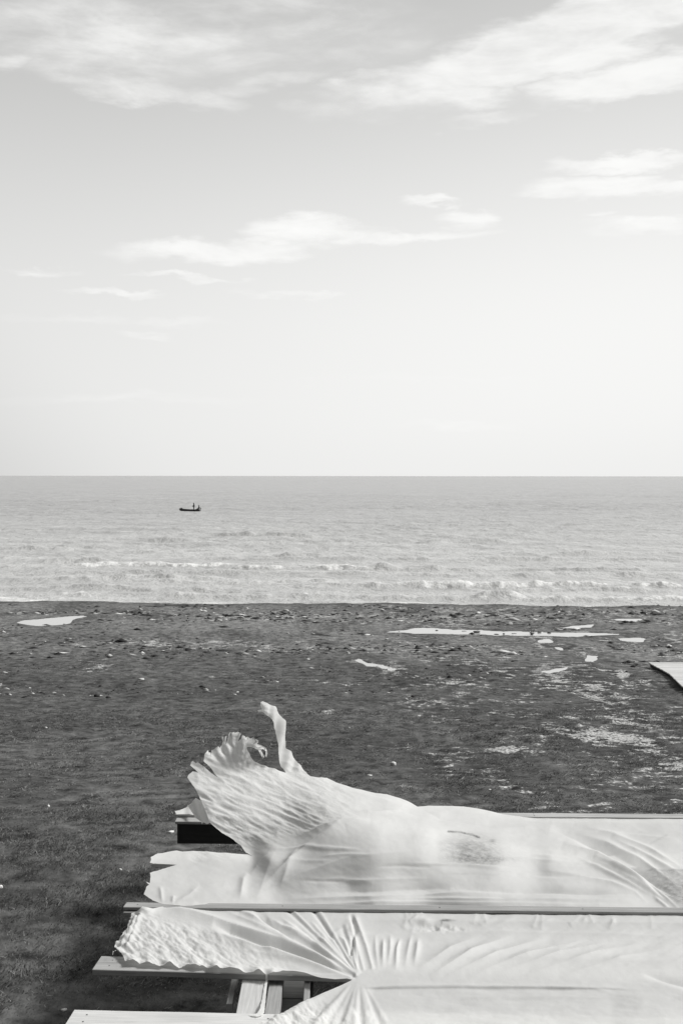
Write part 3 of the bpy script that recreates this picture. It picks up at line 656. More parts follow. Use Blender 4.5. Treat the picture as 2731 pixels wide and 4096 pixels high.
def w1f(u, v, V):
    h = np.zeros(len(u))
    for c_ in D1: h += .9 * crease(u, v, *c_, e0=.03, e1=.12)
    near_ = .45 + .55 * sstep(20, 150, np.hypot(u - 1430, v - 3905))
    for c_ in C1 + D1: h += 1.3 * near_ * crease(u, v, *c_, e0=.03, e1=.12)
    for i, (a, b) in enumerate(VERT): h += crease(u, v, [(a, 3738 + (i % 2) * 14), ((a + b) / 2 + (i % 3 - 1) * 4, 3800), (b, 3882 - (i % 3) * 9)], 7 + 3 * (i % 3), 12, (.012, .022, .016, .024, .013, .018)[i], .25, .5)
    for i, (a, b) in enumerate(DIAG[:7]):
        ex_, ey_ = (b[0] - a[0]) * .18, (b[1] - a[1]) * .18
        h += crease(u, v, [(a[0] - ex_, a[1] - ey_), ((a[0] + b[0]) / 2, (a[1] + b[1]) / 2 - 5), (b[0] + ex_, b[1] + ey_ * .5)], 24, 17, .034 - .0018 * i, .5, .5)
    h += .010 * fbm((u * .45 + v) * .020, (u - v * .45) * .004, 3, 61) * sstep(1700, 1900, u) * sstep(3890, 3850, v)
    for a in TOPS: h += crease(u, v, [(a[0], a[1]), (a[2], a[3])], 14, 9, .007, .5, .4)
    # seam line of the fold across the sheet
    h += crease(u, v, [(980,3722),(1200,3738),(1500,3742),(1700,3735),(2000,3728),(2400,3735),(2700,3745)], 9, 9, .006, .05, .05)
    # crepe at the gathered end
    x, y = V[:, 0], V[:, 1]
    env = sstep(1150, 600, u + (3760 - v) * 1.2) * sstep(3648, 3700, v + (u - 640) * -.25)
    a = (u * .8 + v * .62); b = (u * .55 - v * .9)
    rid = np.abs(fbm(b * .030, a * .012, 4, 81)) + .6 * np.abs(fbm(b * .055 + 9, a * .022, 3, 83))
    h += env * .032 * (rid - .2)
    # hem rolls near the left end
    h += crease(u, v, [(570,3640),(545,3700),(520,3760),(505,3800)], 11, 13, .030, .1, .1)
    h += crease(u, v, [(548,3660),(522,3720),(490,3775),(478,3795)], 12, 14, .022, .1, .1)
    h -= crease(u, v, [(560,3655),(533,3725),(510,3780)], 5, 6, .020, .1, .1)
    h += env * .006 * np.sin((v + .3 * u) * .19) * sstep(640, 520, u)
    # ruffled hem on the board
    hem, _, _ = polydist(u, v, [(518,3853),(700,3862),(900,3877),(1087,3896)])
    h += .014 * np.exp(-(hem / 16) ** 2) * (np.sin(u * .075 + 2 * fbm(u * .01, u * 0, 2, 5)) + .4)
    # near part: fan of pleats from the pinch towards the lower left
    th, r = rad(u, v, 1435, 3895)
    fan = sstep(.95, 1.25, th) * sstep(3.0, 2.6, th) * sstep(30, 120, r) * sstep(3905, 3960, v)
    h += fan * (.010 * np.sin(th * 15 + 1.2 * np.sin(th * 5)) + .004 * np.sin(th * 31 + 1)) * np.clip(r / 260, .05, 1)
    h += fan * .012 * fbm(u * .03, v * .02, 4, 14) * sstep(3990, 4060, v)
    # flat part over the boards: shallow ripples and the edge of the board below
    flat = sstep(1500, 1700, u) * sstep(3890, 3940, v)
    h += flat * (.012 * fbm(u * .004, v * .022, 4, 15))
    h += crease(u, v, [(1440,3952),(1650,3944),(1950,3942),(2200,3946),(2380,3955),(2500,3985)], 7, 8, .009, .1, .2)
    h -= crease(u, v, [(2560,3890),(2640,3915),(2760,3945)], 10, 18, .022, .5, .05)
    h += .004 * fbm(u * .012, v * .02, 4, 19)
    h -= .022 * g2(u, v, 1720, 3705, 55, 14) ; h += .02 * g2(u, v, 1700, 3690, 26, 14)
    h += .02 * fbm(u * .05, v * .06, 3, 92) * g2(u, v, 1760, 3715, 90, 16)
    return h
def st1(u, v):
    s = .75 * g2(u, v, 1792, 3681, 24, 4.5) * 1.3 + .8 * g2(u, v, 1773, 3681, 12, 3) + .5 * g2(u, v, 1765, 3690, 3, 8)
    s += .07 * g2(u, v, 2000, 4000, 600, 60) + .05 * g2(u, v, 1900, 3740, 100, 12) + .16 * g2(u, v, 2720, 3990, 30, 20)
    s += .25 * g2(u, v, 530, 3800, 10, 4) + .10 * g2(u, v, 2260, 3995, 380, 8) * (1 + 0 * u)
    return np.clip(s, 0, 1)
def cr1(u, v): return np.clip(sstep(1150, 600, u + (3760 - v) * 1.2) * sstep(3640, 3700, v) + .5 * g2(u, v, 1250, 4060, 160, 50), 0, 1)
sheet1 = build_sheet('plastic_sheet', O1, z1, w1f, 4.2, 'near white sheet pulled under the middle rail, pleated to a point, gathered at the left', 'plastic sheet', stain_and_shade=st1, crepe=cr1, group='white sheets wrapped over the tables')

# --- billowing sheet between the middle and the far table
O2 = [(612,3602,1),(576,3576,1),(587,3545,1),(597,3538,0),(583,3526,0),(600,3532,0),(603,3506,1),(600,3491,1),(654,3474,.5),(685,3465,.5),(708,3460,0),(677,3457,0),(631,3455,1),(600,3452,1),(605,3441,1),(603,3430,1),(624,3418,.5),(666,3410,.5),(685,3406,0),(708,3403,0),(731,3407,0),(784,3404,0),(842,3408,0),(899,3411,0),(949,3416,0),(991,3419,0),(1014,3428,0),
      (983,3410,0),(964,3383,.5),(918,3349,.5),(891,3332,.5),(860,3307,.5),(838,3288,0),(830,3262,1),(815,3225,1),(795,3180,.5),(776,3147,.5),(750,3109,.5),(755,3098,1),(772,3084,.5),(794,3091,0),(776,3075,.5),(762,3061,.5),(765,3050,1),(772,3045,1),(784,3056,0),(790,3051,1),(811,3067,.5),(841,3086,.5),(873,3110,0),(849,3079,.5),(815,3044,.5),(818,3021,1),(824,3010,0),
      (833,2995,0),(835,3006,0),(845,3006,1),(847,2997,1),(860,2995,1),(874,2988,0),(880,2992,0),(883,2985,0),(889,2979,0),(891,2964,0),(884,2943,0),(894,2950,0),(898,2971,0),(901,2948,0),(907,2942,0),(905,2960,0),(903,2985,0),(910,2960,0),(915,2931,0),(921,2928,0),(926,2931,0),(933,2928,0),(941,2931,0),(948,2929,0),(954,2926,0),(963,2935,0),(956,2952,0),(952,2967,0),(961,2956,0),(967,2940,0),(979,2945,0),(983,2951,0),(996,2945,0),(1006,2954,0),(1018,2946,0),(1017,2957,0),(1027,2957,0),(1037,2963,0),(1031,2975,0),
      (1048,2981,0),(1063,2989,0),(1070,3012,0),(1066,3031,0),(1061,3022,0),(1062,3004,0),(1050,2996,0),(1044,3003,0),(1052,3018,0),(1058,3028,0),(1052,3035,0),(1043,3024,0),(1036,3010,0),(1033,2997,0),(1017,2993,0),(1002,2988,0),(992,2988,0),(993,3002,0),(1002,3025,0),(1017,3045,0),(1040,3057,0),(1071,3067,0),(1109,3078,0),(1146,3087,0),
      (1128,3065,.5),(1115,3036,.5),(1110,3010,.5),(1110,2971,.5),(1105,2922,.5),(1094,2891,.5),(1081,2870,.5),(1063,2858,.5),(1050,2846,0),(1033,2846,0),(1032,2840,0),(1048,2837,0),(1042,2822,.5),(1043,2809,.5),(1052,2805,.5),(1071,2813,.5),(1096,2826,.5),(1117,2847,.5),(1128,2872,.5),(1138,2883,.5),(1145,2918,.5),(1146,2956,.5),(1146,2994,0),(1163,3006,.5),(1176,3025,.5),(1190,3052,.5),(1216,3082,.5),(1242,3104,0),
      (1276,3110,.5),(1307,3110,0),(1345,3132,0),(1421,3155,0),(1500,3172,0),(1547,3177,0),(1602,3194,0),(1640,3210,0),(1669,3225,0),(1712,3222,0),(1775,3223,0),(1853,3226,0),(1940,3240,0),(2010,3256,0),(2060,3264,0),(2120,3268,0),(2300,3270,0),(2500,3272,0),(2731,3276,0),(2860,3278,0),(2860,3660,0),(2000,3652,0),(1500,3644,0),(1040,3636,0),(800,3628,0),(700,3620,0),(652,3614,0)]
def zplane(u, v, y):    # height of the point seen at (u, v) that lies y metres out
    return CAMZ - y * (v - 1903.5) / FPX * 1.0
ctrl = []
def cp(u, v, y=None, z=None):
    d = ray(u, v)
    if z is None: z = CAMZ + d[2] / d[1] * y
    ctrl.append((u, v, z))
for u, v in ((600,3600),(700,3616),(1000,3622),(1500,3630),(2000,3638),(2400,3642),(2800,3646)): cp(u, v, z=.728 if u > 700 else .765)
for u, v in ((620,3500),(620,3440),(700,3430),(800,3430),(900,3440),(980,3440),(700,3500),(850,3520),(1000,3520)): cp(u, v, z=.79)
for u, v in ((2130,3270),(2300,3273),(2500,3275),(2800,3279)): cp(u, v, z=.742)
for u, v, z in ((2000,3440,.90),(2200,3440,.84),(2350,3440,.79),(2150,3480,.785),(2200,3560,.757),(2000,3590,.745),(2380,3600,.735)): cp(u, v, z=z)
for u, v in ((2500,3440),(2800,3430),(2650,3465)): cp(u, v, z=.785)
for u, v in ((2620,3560),(2800,3540)): cp(u, v, z=.70)
for u, v in ((2800,3350),(2560,3350)): cp(u, v, z=.755)
for u, v, y in ((1015,3427,10.65),(964,3383,10.75),(891,3332,10.85),(838,3288,10.95),(795,3180,11.25),(750,3105,11.45),(772,3045,11.65),(818,3020,11.7),(873,3108,11.5),(900,2950,11.85),(960,2930,11.85),(1060,2990,11.6),(1040,3057,11.7),(1146,3087,11.75),(1110,2971,11.75),(1050,2806,11.6),(1140,2890,11.8),(1242,3104,11.75),(1345,3132,11.75),(1500,3172,11.75),(1602,3194,11.7),(1669,3225,11.7),(1775,3223,11.95),(1940,3240,12.0),(2010,3256,12.0),
                (950,3200,11.2),(1000,3300,10.9),(1100,3200,11.25),(1150,3330,10.75),(1300,3250,10.75),(1500,3300,10.38),(1700,3330,10.38),(1950,3380,10.5),(1080,3440,10.15),(1300,3450,9.95),(1600,3480,9.88),(1900,3510,9.92),(1400,3560,9.76),(1100,3560,9.85),(1700,3590,9.74)):
    cp(u, v, y=y)
zf2 = tps(ctrl)
CR2 = [([(1040,3560),(1120,3480),(1230,3390),(1370,3290),(1480,3280)], 10, 40, .030), ([(1020,3610),(1075,3480),(1110,3380)], 26, 40, .012), ([(1000,3600),(1200,3500),(1400,3430),(1700,3400)], 14, 50, .018),
       ([(1180,3350),(1300,3308),(1420,3290),(1520,3285)], 16, 12, .018), ([(1120,3560),(1155,3460),(1200,3380)], 14, 20, .010),
       ([(1100,3600),(1400,3592),(1700,3585),(2100,3560)], 12, 26, .020), ([(1150,3625),(1500,3612),(2000,3618),(2500,3622)], 8, 9, .014), ([(1500,3600),(2000,3604),(2560,3600)], 9, 8, .018),
       ([(1800,3560),(2200,3560),(2560,3578)], 20, 10, -.030), ([(1300,3570),(1550,3560),(1800,3555)], 22, 20, -.016),
       ([(2590,3620),(2540,3570),(2440,3530),(2300,3500),(2150,3475)], 7, 14, .014),
       ([(2720,3610),(2620,3540),(2500,3450),(2400,3395),(2300,3350),(2200,3310)], 12, 34, -.042), ([(2690,3625),(2600,3570),(2480,3480),(2380,3420),(2250,3370)], 12, 40, .050),
       ([(2740,3480),(2600,3400),(2450,3340),(2330,3305)], 12, 16, .018), ([(2731,3560),(2560,3440),(2420,3370),(2300,3325)], 10, 16, .018), ([(2760,3520),(2600,3430),(2440,3352)], 9, 12, .014), ([(2720,3640),(2640,3580),(2560,3520)], 6, 8, .012), ([(2680,3640),(2610,3590)], 5, 6, .010),
       ([(1640,3212),(1760,3270),(1900,3290),(2100,3300)], 14, 30, -.02), ([(1330,3150),(1520,3200),(1640,3240)], 14, 24, .018), ([(1420,3245),(1500,3250),(1600,3246)], 7, 8, .012),
       ([(700,3610),(760,3580),(800,3540)], 8, 16, .008), ([(650,3612),(645,3570),(640,3540)], 8, 10, .008), ([(690,3612),(695,3580)], 6, 10, .008), ([(960,3600),(975,3520),(990,3490)], 18, 18, .014), ([(1000,3500),(1060,3440),(1100,3410)], 14, 20, .012),
       ([(735,3465),(900,3440),(1000,3440)], 20, 30, .006)]
for k in range(22):
    rk = random.Random(500 + k); t0 = rk.uniform(0, 1); u_ = 1050 + 1250 * t0; v_ = 3425 - 60 * t0 + rk.uniform(-50, 130); L_ = rk.uniform(160, 520)
    sl = rk.uniform(.02, .16) - .10 * (1 - t0)
    CR2.append(([(u_, v_), (u_ + L_ * .5, v_ + sl * L_ * .5 - 6), (u_ + L_, v_ + sl * L_)], rk.uniform(5, 9), rk.uniform(6, 12), rk.uniform(.003, .007) * rk.choice((1, -1, 1))))
for k in range(12):
    rk = random.Random(700 + k); u_ = 2745 - k * 14; L_ = rk.uniform(200, 420); a_ = math.pi + .50 + rk.uniform(-.06, .06); v_ = 3640 - k * 4 - rk.uniform(0, 30)
    CR2.append(([(u_, v_), (u_ + math.cos(a_) * L_ * .5, v_ + math.sin(a_) * L_ * .5 - 5), (u_ + math.cos(a_) * L_, v_ + math.sin(a_) * L_)], 4, rk.uniform(8, 13), rk.uniform(.004, .009)))
def crepe2(u, v):
    e = sstep(1560, 1240, u) * sstep(3440, 3330, v + (u - 1000) * .25) * sstep(740, 800, u)
    e = e * (1 - .9 * sstep(3080, 3040, v) * sstep(1070, 1090, u))
    return np.clip(e, 0, 1)
def w2f(u, v, V):
    h = np.zeros(len(u))
    for c_ in CR2: h += 1.4 * crease(u, v, *c_, e0=.3, e1=.3)
    a = u * .83 + v * .56; b = -u * .42 + v * .90                 # along / across the crepe rows
    e = crepe2(u, v)
    rows = 1 - 2 * np.abs(fbm(a * .009 + 4, b * .036, 2, 51, .4)) - 1.0 * np.abs(fbm(a * .016 + 2, b * .070, 2, 53, .5))
    h += e * .016 * (rows - .4)
    th, r = rad(u, v, 1560, 3300); h += e * sstep(1150, 900, u) * (.006 * np.sin(th * 46 + 1.5 * fbm(u * .01, v * .01, 2, 8)) + .003 * np.sin(th * 97))
    tail = sstep(3090, 3060, v) * sstep(1085, 1110, u + (v - 2900) * .1 + 25)
    h += tail * .016 * np.sin((u - 1120 + .2 * (v - 2900)) * .13) 
    h += .007 * fbm(u * .006, v * .012, 4, 56) + .0035 * fbm(u * .02, v * .035, 3, 57)
    # rays in the fringe
    fr = sstep(3090, 3000, v) * sstep(1060, 1020, u)
    th, r = rad(u, v, 960, 3150); h += fr * .012 * np.sin(th * 26)
    return h
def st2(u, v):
    s = .62 * g2(u, v, 1880, 3400, 115, 58) * sstep(1730, 1765, u) * sstep(3310, 3345, v) * sstep(3485, 3455, v)  # darker mottled patch right of the middle
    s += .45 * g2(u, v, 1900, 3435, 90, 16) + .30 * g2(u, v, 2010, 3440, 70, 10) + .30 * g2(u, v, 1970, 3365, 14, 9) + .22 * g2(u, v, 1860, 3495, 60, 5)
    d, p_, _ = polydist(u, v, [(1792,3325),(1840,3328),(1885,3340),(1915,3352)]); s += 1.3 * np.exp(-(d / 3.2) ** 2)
    s += .42 * sstep(3476, 3480, v) * sstep(0, 60, u - (2535 + (v - 3478) * .9)) * sstep(3640, 3600, v)  # shaded ground seen through the sheet, painted into its colour
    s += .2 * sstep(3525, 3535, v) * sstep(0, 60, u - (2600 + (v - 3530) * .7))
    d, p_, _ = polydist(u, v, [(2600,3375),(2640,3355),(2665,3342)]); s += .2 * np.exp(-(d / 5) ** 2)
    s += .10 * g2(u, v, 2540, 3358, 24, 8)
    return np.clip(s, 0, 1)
sheet2 = build_sheet('plastic_sheet', O2, zf2, w2f, 4.2, 'billowing white sheet between the middle and far tables with a torn fringed end flying up', 'plastic sheet', stain_and_shade=st2, crepe=crepe2, group='white sheets wrapped over the tables')
# torn flap hanging over the end of the far table
OF = [(848,3290,1),(828,3296,1),(814,3290,0),(809,3299,0),(805,3288,1),(780,3268,1),(769,3249,1),(757,3234,1),(750,3222,1),(765,3213,2),(776,3201,2),(784,3191,0),(800,3199,0),(806,3193,1),(826,3190,1),(860,3230,1),(862,3270,1)]
def wff(u, v, V): return .010 * np.sin((u - .35 * v) * .16) + .012 * fbm(u * .04, v * .03, 3, 5)
build_sheet('torn_flap', OF, lambda u, v: .86 + .20 * (3290 - v) / 100.0 , wff, 4.0, None, None, parent=sheet2, crepe=lambda u, v: u * 0 + .6)
OG = [(699,3243,1),(720,3241,1),(740,3232,2),(757,3222,2),(770,3226,0),(782,3262,0),(760,3256,0),(735,3257,0),(706,3257,0)]
build_sheet('torn_flap', OG, lambda u, v: ZT + .012 + .03 * sstep(735, 775, u), lambda u, v, V: .003 * fbm(u * .05, v * .05, 2, 3), 4.0, None, None, parent=sheet2, crepe=lambda u, v: u * 0 + .4)
# loose threads at torn edges
def threads(name, lines, r, parent):
    bm = bmesh.new()
    for ln in lines:
        prev = None
        for i, q in enumerate(ln):
            q = Vector(q); rr_ = r * (1 - .7 * i / len(ln))
            ring = [bm.verts.new(q + Vector((math.cos(a) * rr_, 0, math.sin(a) * rr_))) for a in (0, 2.09, 4.19)]
            if prev:
                for k in range(3): bm.faces.new((prev[k], prev[(k + 1) % 3], ring[(k + 1) % 3], ring[k]))
            prev = ring
    me = bpy.data.meshes.new(name); bm.to_mesh(me); bm.free()
    vattr(me, 'stain_and_shade', np.zeros(len(me.vertices))); vattr(me, 'crepe', np.zeros(len(me.vertices)))
    o = link(name, me, M_SHEET, parent); o['kind'] = 'stuff'; return o
L = []
rr = random.Random(3)
for (u, v) in [(700,3243),(601,3535),(1040,2990),(1060,3020),(886,2945),(832,2996),(1010,2955),(1028,2968),(960,2932),(925,2932),(840,3005),(812,3068),(795,3053),(1055,3000),(1045,3015),(1020,2950),(1035,2965),(668,3409),(660,3408),(990,2948),(870,2990),(1062,3010),(1050,3028)]:
    for k in range(2):
        y = 11.2 if v < 3200 else (12.2 if v < 3300 else 10.7 if v < 3450 else 10.0)
        a0 = rr.uniform(0, 6.28); cu, cv = u, v; ln = []
        for s_ in range(7):
            ln.append(aty(cu, cv, y)); a0 += rr.uniform(-.7, .7); cu += math.cos(a0) * 4; cv += math.sin(a0) * 4
        L.append(ln)
threads('loose_thread', L, .0022, sheet2)
L = []
for (u, v) in [(465,3802),(512,3712),(475,3765),(540,3652),(530,3665),(455,3805)]:
    a0 = rr.uniform(2, 4); cu, cv = u, v; ln = []
    for s_ in range(6): ln.append(atz(cu, cv, .80)); a0 += rr.uniform(-.6, .6); cu += math.cos(a0) * 3; cv += math.sin(a0) * 3
    L.append(ln)
threads('loose_thread', L, .0015, sheet1)
# strip of torn sheet hanging between the first table's beams
OS = [(1062,3918,0),(1071,3918,0),(1066,3960,1),(1062,4010,1),(1058,4050,1),(1050,4060,1),(1028,4066,1),(1010,4063,1),(996,4055,1),(1015,4057,0),(1030,4052,1),(1040,4035,1),(1050,3990,1)]
tag(build_sheet('sheet_scrap', OS, lambda u, v: ZT - .035 + .045 * sstep(3990, 4052, v), lambda u, v, V: .004 * fbm(u * .04, v * .03, 2, 8), 4.0, None, None), 'narrow torn white strip lying on the crossbeam between the nearest rails', 'plastic scrap')

# ------------------------------------------------------------------ grass blades
def grass(n, y0, y1, hmin, hmax, wid, seed, lean=.5, up=.8):
    rg = np.random.default_rng(seed)
    y = np.sqrt(rg.uniform(y0 ** 2, y1 ** 2, n)) ; x = rg.uniform(-1.12, 1.12, n) * (y * .30 + .3)
    d = fbm(x * 1.7, y * 1.3, 4, 77) + .5 * fbm(x * 6, y * 4, 3, 78)
    silt, sand, dark = ground_fields(x, y)
    keep = (rg.uniform(-.55, .35, n) < d) & (rg.random(n) > np.clip(silt * 1.15, 0, .93)) & (rg.random(n) > sand) & (rg.random(n) > dark * .8)
    x, y, d = x[keep], y[keep], d[keep]; n = len(x)
    z = gheight(x, y) - .008
    h = rg.uniform(hmin, hmax, n) * (.75 + .9 * np.clip(d + .3, 0, 1)); a = rg.uniform(0, np.pi, n); w_ = wid * rg.uniform(.6, 1.3, n)
    lx = h * rg.normal(lean, .7, n); ly = h * rg.normal(-.05, .5, n); h = h * up
    dx, dy = np.cos(a) * w_ * .5, np.sin(a) * w_ * .5
    V = np.empty((n, 5, 3)); mid = .55
    V[:, 0] = np.stack([x - dx, y - dy, z], -1); V[:, 1] = np.stack([x + dx, y + dy, z], -1)
    mx, my, mz = x + lx * .4, y + ly * .4, z + h * mid
    V[:, 2] = np.stack([mx + dx * .8, my + dy * .8, mz], -1); V[:, 3] = np.stack([mx - dx * .8, my - dy * .8, mz], -1)
    V[:, 4] = np.stack([x + lx, y + ly, z + h * .95], -1)
    b = np.arange(n)[:, None] * 5
    F = np.concatenate([b + [0, 1, 2], b + [0, 2, 3], b + [3, 2, 4]], 0)
    c = np.clip(rg.beta(1.5, 5, n) + .40 * (rg.random(n) > .90) + .12 * fbm(x * .6, y * .4, 3, 99), 0, 1)
    return V.reshape(-1, 3), F, np.repeat(c, 5)
parts = [grass(210000, 8.2, 16, .02, .05, .0055, 1), grass(170000, 16, 30, .03, .06, .012, 2, .6, .5), grass(70000, 30, 48, .03, .06, .026, 3, .8, .3)]
Vs, Fs, Cs, off = [], [], [], 0
for a, b, c in parts: Vs.append(a); Fs.append(b + off); Cs.append(c); off += len(a)
me = npmesh('grass', np.concatenate(Vs), np.concatenate(Fs), smooth=False); vattr(me, 'tone', np.concatenate(Cs))
m, T = mat_new('grass_blades')
c = T.ramp(attr(T, 'tone'), 0, 1, .050, .46, smooth=False)
p = principled(T, c, .75, .2); finish(T, p.outputs[0])
tag(link('grass', me, m), label='short wind-combed grass over the slope', cat='grass', kind='stuff')

# ------------------------------------------------------------------ deck at the right edge
dk = empty('boardwalk', tuple(on_ground(2731, 2700)), 'pale timber boardwalk at the right edge of the beach, bent where it ramps down', 'boardwalk')
cA, cB, cC = on_ground(2593, 2666), on_ground(2676, 2711), on_ground(2737, 2772)
DZ = .14
def lift(p_, u, v): 
    q = on_ground(u, v); return q
eA, eB, eC = [Vector((p_.x, p_.y, p_.z + DZ)) for p_ in (cA, cB, cC)]
nn = 26
def edge_at(y):
    if y >= eB.y: f = (y - eB.y) / (eA.y - eB.y); return eB.lerp(eA, f)
    f = (y - eC.y) / (eB.y - eC.y); return eC.lerp(eB, f)
y = eC.y - 1.2; pw = .145
while y < eA.y:
    q = edge_at(y); board('plank', (q.x + random.uniform(-.012, .012), y, q.z + random.uniform(-.003, .003)), (q.x + 5.0, y - .02, q.z + .01), pw - .008, .035, M_DECK, dk, rough_end=.006); y += pw
for a, b in ((eA, eB), (eB, eC + (eC - eB) * .6)):
    a2 = Vector((b.x + .10, b.y, b.z - .036)); b2 = Vector((a.x + .10, a.y - .05, a.z - .036))
    board('joist', a2, b2, .05, .13, M_DARKW, dk)
board('joist', (eA.x + .05, eA.y - .06, eA.z - .036), (eA.x + 5, eA.y - .06, eA.z - .03), .05, .13, M_DARKW, dk)

# ------------------------------------------------------------------ boat with two people
m, T = mat_new('boat_paint'); p = principled(T, T.ramp(T.noise(T.n('ShaderNodeTexCoord').outputs['Object'], 4, 4), .3, .7, .028, .05), .45, .4); finish(T, p.outputs[0]); M_BOAT = m
m, T = mat_new('dark_clothes'); p = principled(T, T.ramp(T.noise(T.n('ShaderNodeTexCoord').outputs['Object'], 9, 3), .3, .7, .03, .06), .85, .1); finish(T, p.outputs[0]); M_CLOTH = m
m, T = mat_new('skin'); p = principled(T, T.m('ADD', .2, T.m('MULTIPLY', T.noise(T.n('ShaderNodeTexCoord').outputs['Object'], 20, 3), .1)), .6, .3, tint=.95); finish(T, p.outputs[0]); M_SKIN = m
m, T = mat_new('motor_casing'); p = principled(T, T.ramp(T.noise(T.n('ShaderNodeTexCoord').outputs['Object'], 12, 3), .3, .7, .03, .06), .35, .5); finish(T, p.outputs[0]); M_MOTOR = m
BY = yv(2044); bx0 = aty(718, 2042, BY).x; bx1 = aty(800, 2042, BY).x
BL = bx1 - bx0
boat = empty('motor_boat', ((bx0 + bx1) / 2, BY, SEA - .13), 'small dark open fishing boat with an outboard far out on the water', 'boat')
bm = bmesh.new(); rings = []
N = 18
for i in range(N + 1):
    f = i / N; x = -BL / 2 + f * BL                       # bow at left
    beam = .82 * min(1, (f / .32)) ** .6 * (1 - .12 * f) if f > 0 else .02
    sheer = .40 + .34 * (1 - f) ** 3.2 + .05 * f; keel = .0 + .30 * (1 - min(1, f / .16)) ** 1.6
    sec = []
    for k in range(9):
        a = math.pi * k / 8; yy_ = -math.cos(a) * beam; zz_ = keel + (sheer - keel) * (1 - math.sin(a) ** .7)
        sec.append(bm.verts.new((x - .18 * (1 - zz_ / sheer) * 0 + .0, yy_, zz_)))
    rings.append(sec)
for a, b in zip(rings, rings[1:]):
    for k in range(8): bm.faces.new((a[k], a[k + 1], b[k + 1], b[k]))
bm.faces.new(rings[-1]); bmesh.ops.recalc_face_normals(bm, faces=bm.faces)
me = bpy.data.meshes.new('hull'); bm.to_mesh(me); bm.free(); hull = link('hull', me, M_BOAT, boat)
sm = hull.modifiers.new('s', 'SOLIDIFY'); sm.thickness = .05
def boxo(name, c, s, mat, parent, bev=.01, rot=None):
    bm = bmesh.new(); bmesh.ops.create_cube(bm, size=1); bmesh.ops.scale(bm, vec=s, verts=bm.verts)
    if bev: bmesh.ops.bevel(bm, geom=bm.edges, offset=bev, segments=2, affect='EDGES')
    me = bpy.data.meshes.new(name); bm.to_mesh(me); bm.free(); o = link(name, me, mat, parent); o.location = c
    if rot: o.rotation_euler = rot
    return o
boxo('thwart', (-.6, 0, .34), (.25, 1.3, .04), M_SHADEW, boat); boxo('thwart', (.8, 0, .34), (.25, 1.35, .04), M_SHADEW, boat); boxo('thwart', (1.75, 0, .33), (.3, 1.3, .04), M_SHADEW, boat)
boxo('bow_bundle', (-1.85, 0, .70), (.42, .4, .30), M_CLOTH, boat, .09, (0, .3, .2))
mo = boxo('outboard_motor', (BL / 2 + .12, 0, .72), (.26, .24, .34), M_MOTOR, boat, .06)
boxo('motor_shaft', (.02, 0, -.45), (.10, .08, .65), M_MOTOR, mo, .02)
def person(loc, label, joints, edges, radii, heading=0.0):
    root = empty('person', loc, label, 'person', None)
    me = bpy.data.meshes.new('body'); me.from_pydata(joints, edges, []); o = link('body', me, M_CLOTH, root)
    sk = o.modifiers.new('skin', 'SKIN'); 
    for i, r_ in enumerate(radii): me.skin_vertices[0].data[i].radius = (r_, r_) if not isinstance(r_, tuple) else r_
    me.skin_vertices[0].data[0].use_root = True
    sb = o.modifiers.new('sub', 'SUBSURF'); sb.levels = 1; sb.render_levels = 1
    o.rotation_euler.z = heading
    return root, o
def add_skin_layer(o):
    bm = bmesh.new(); bm.from_mesh(o.data); bm.verts.layers.skin.verify(); bm.to_mesh(o.data); bm.free()
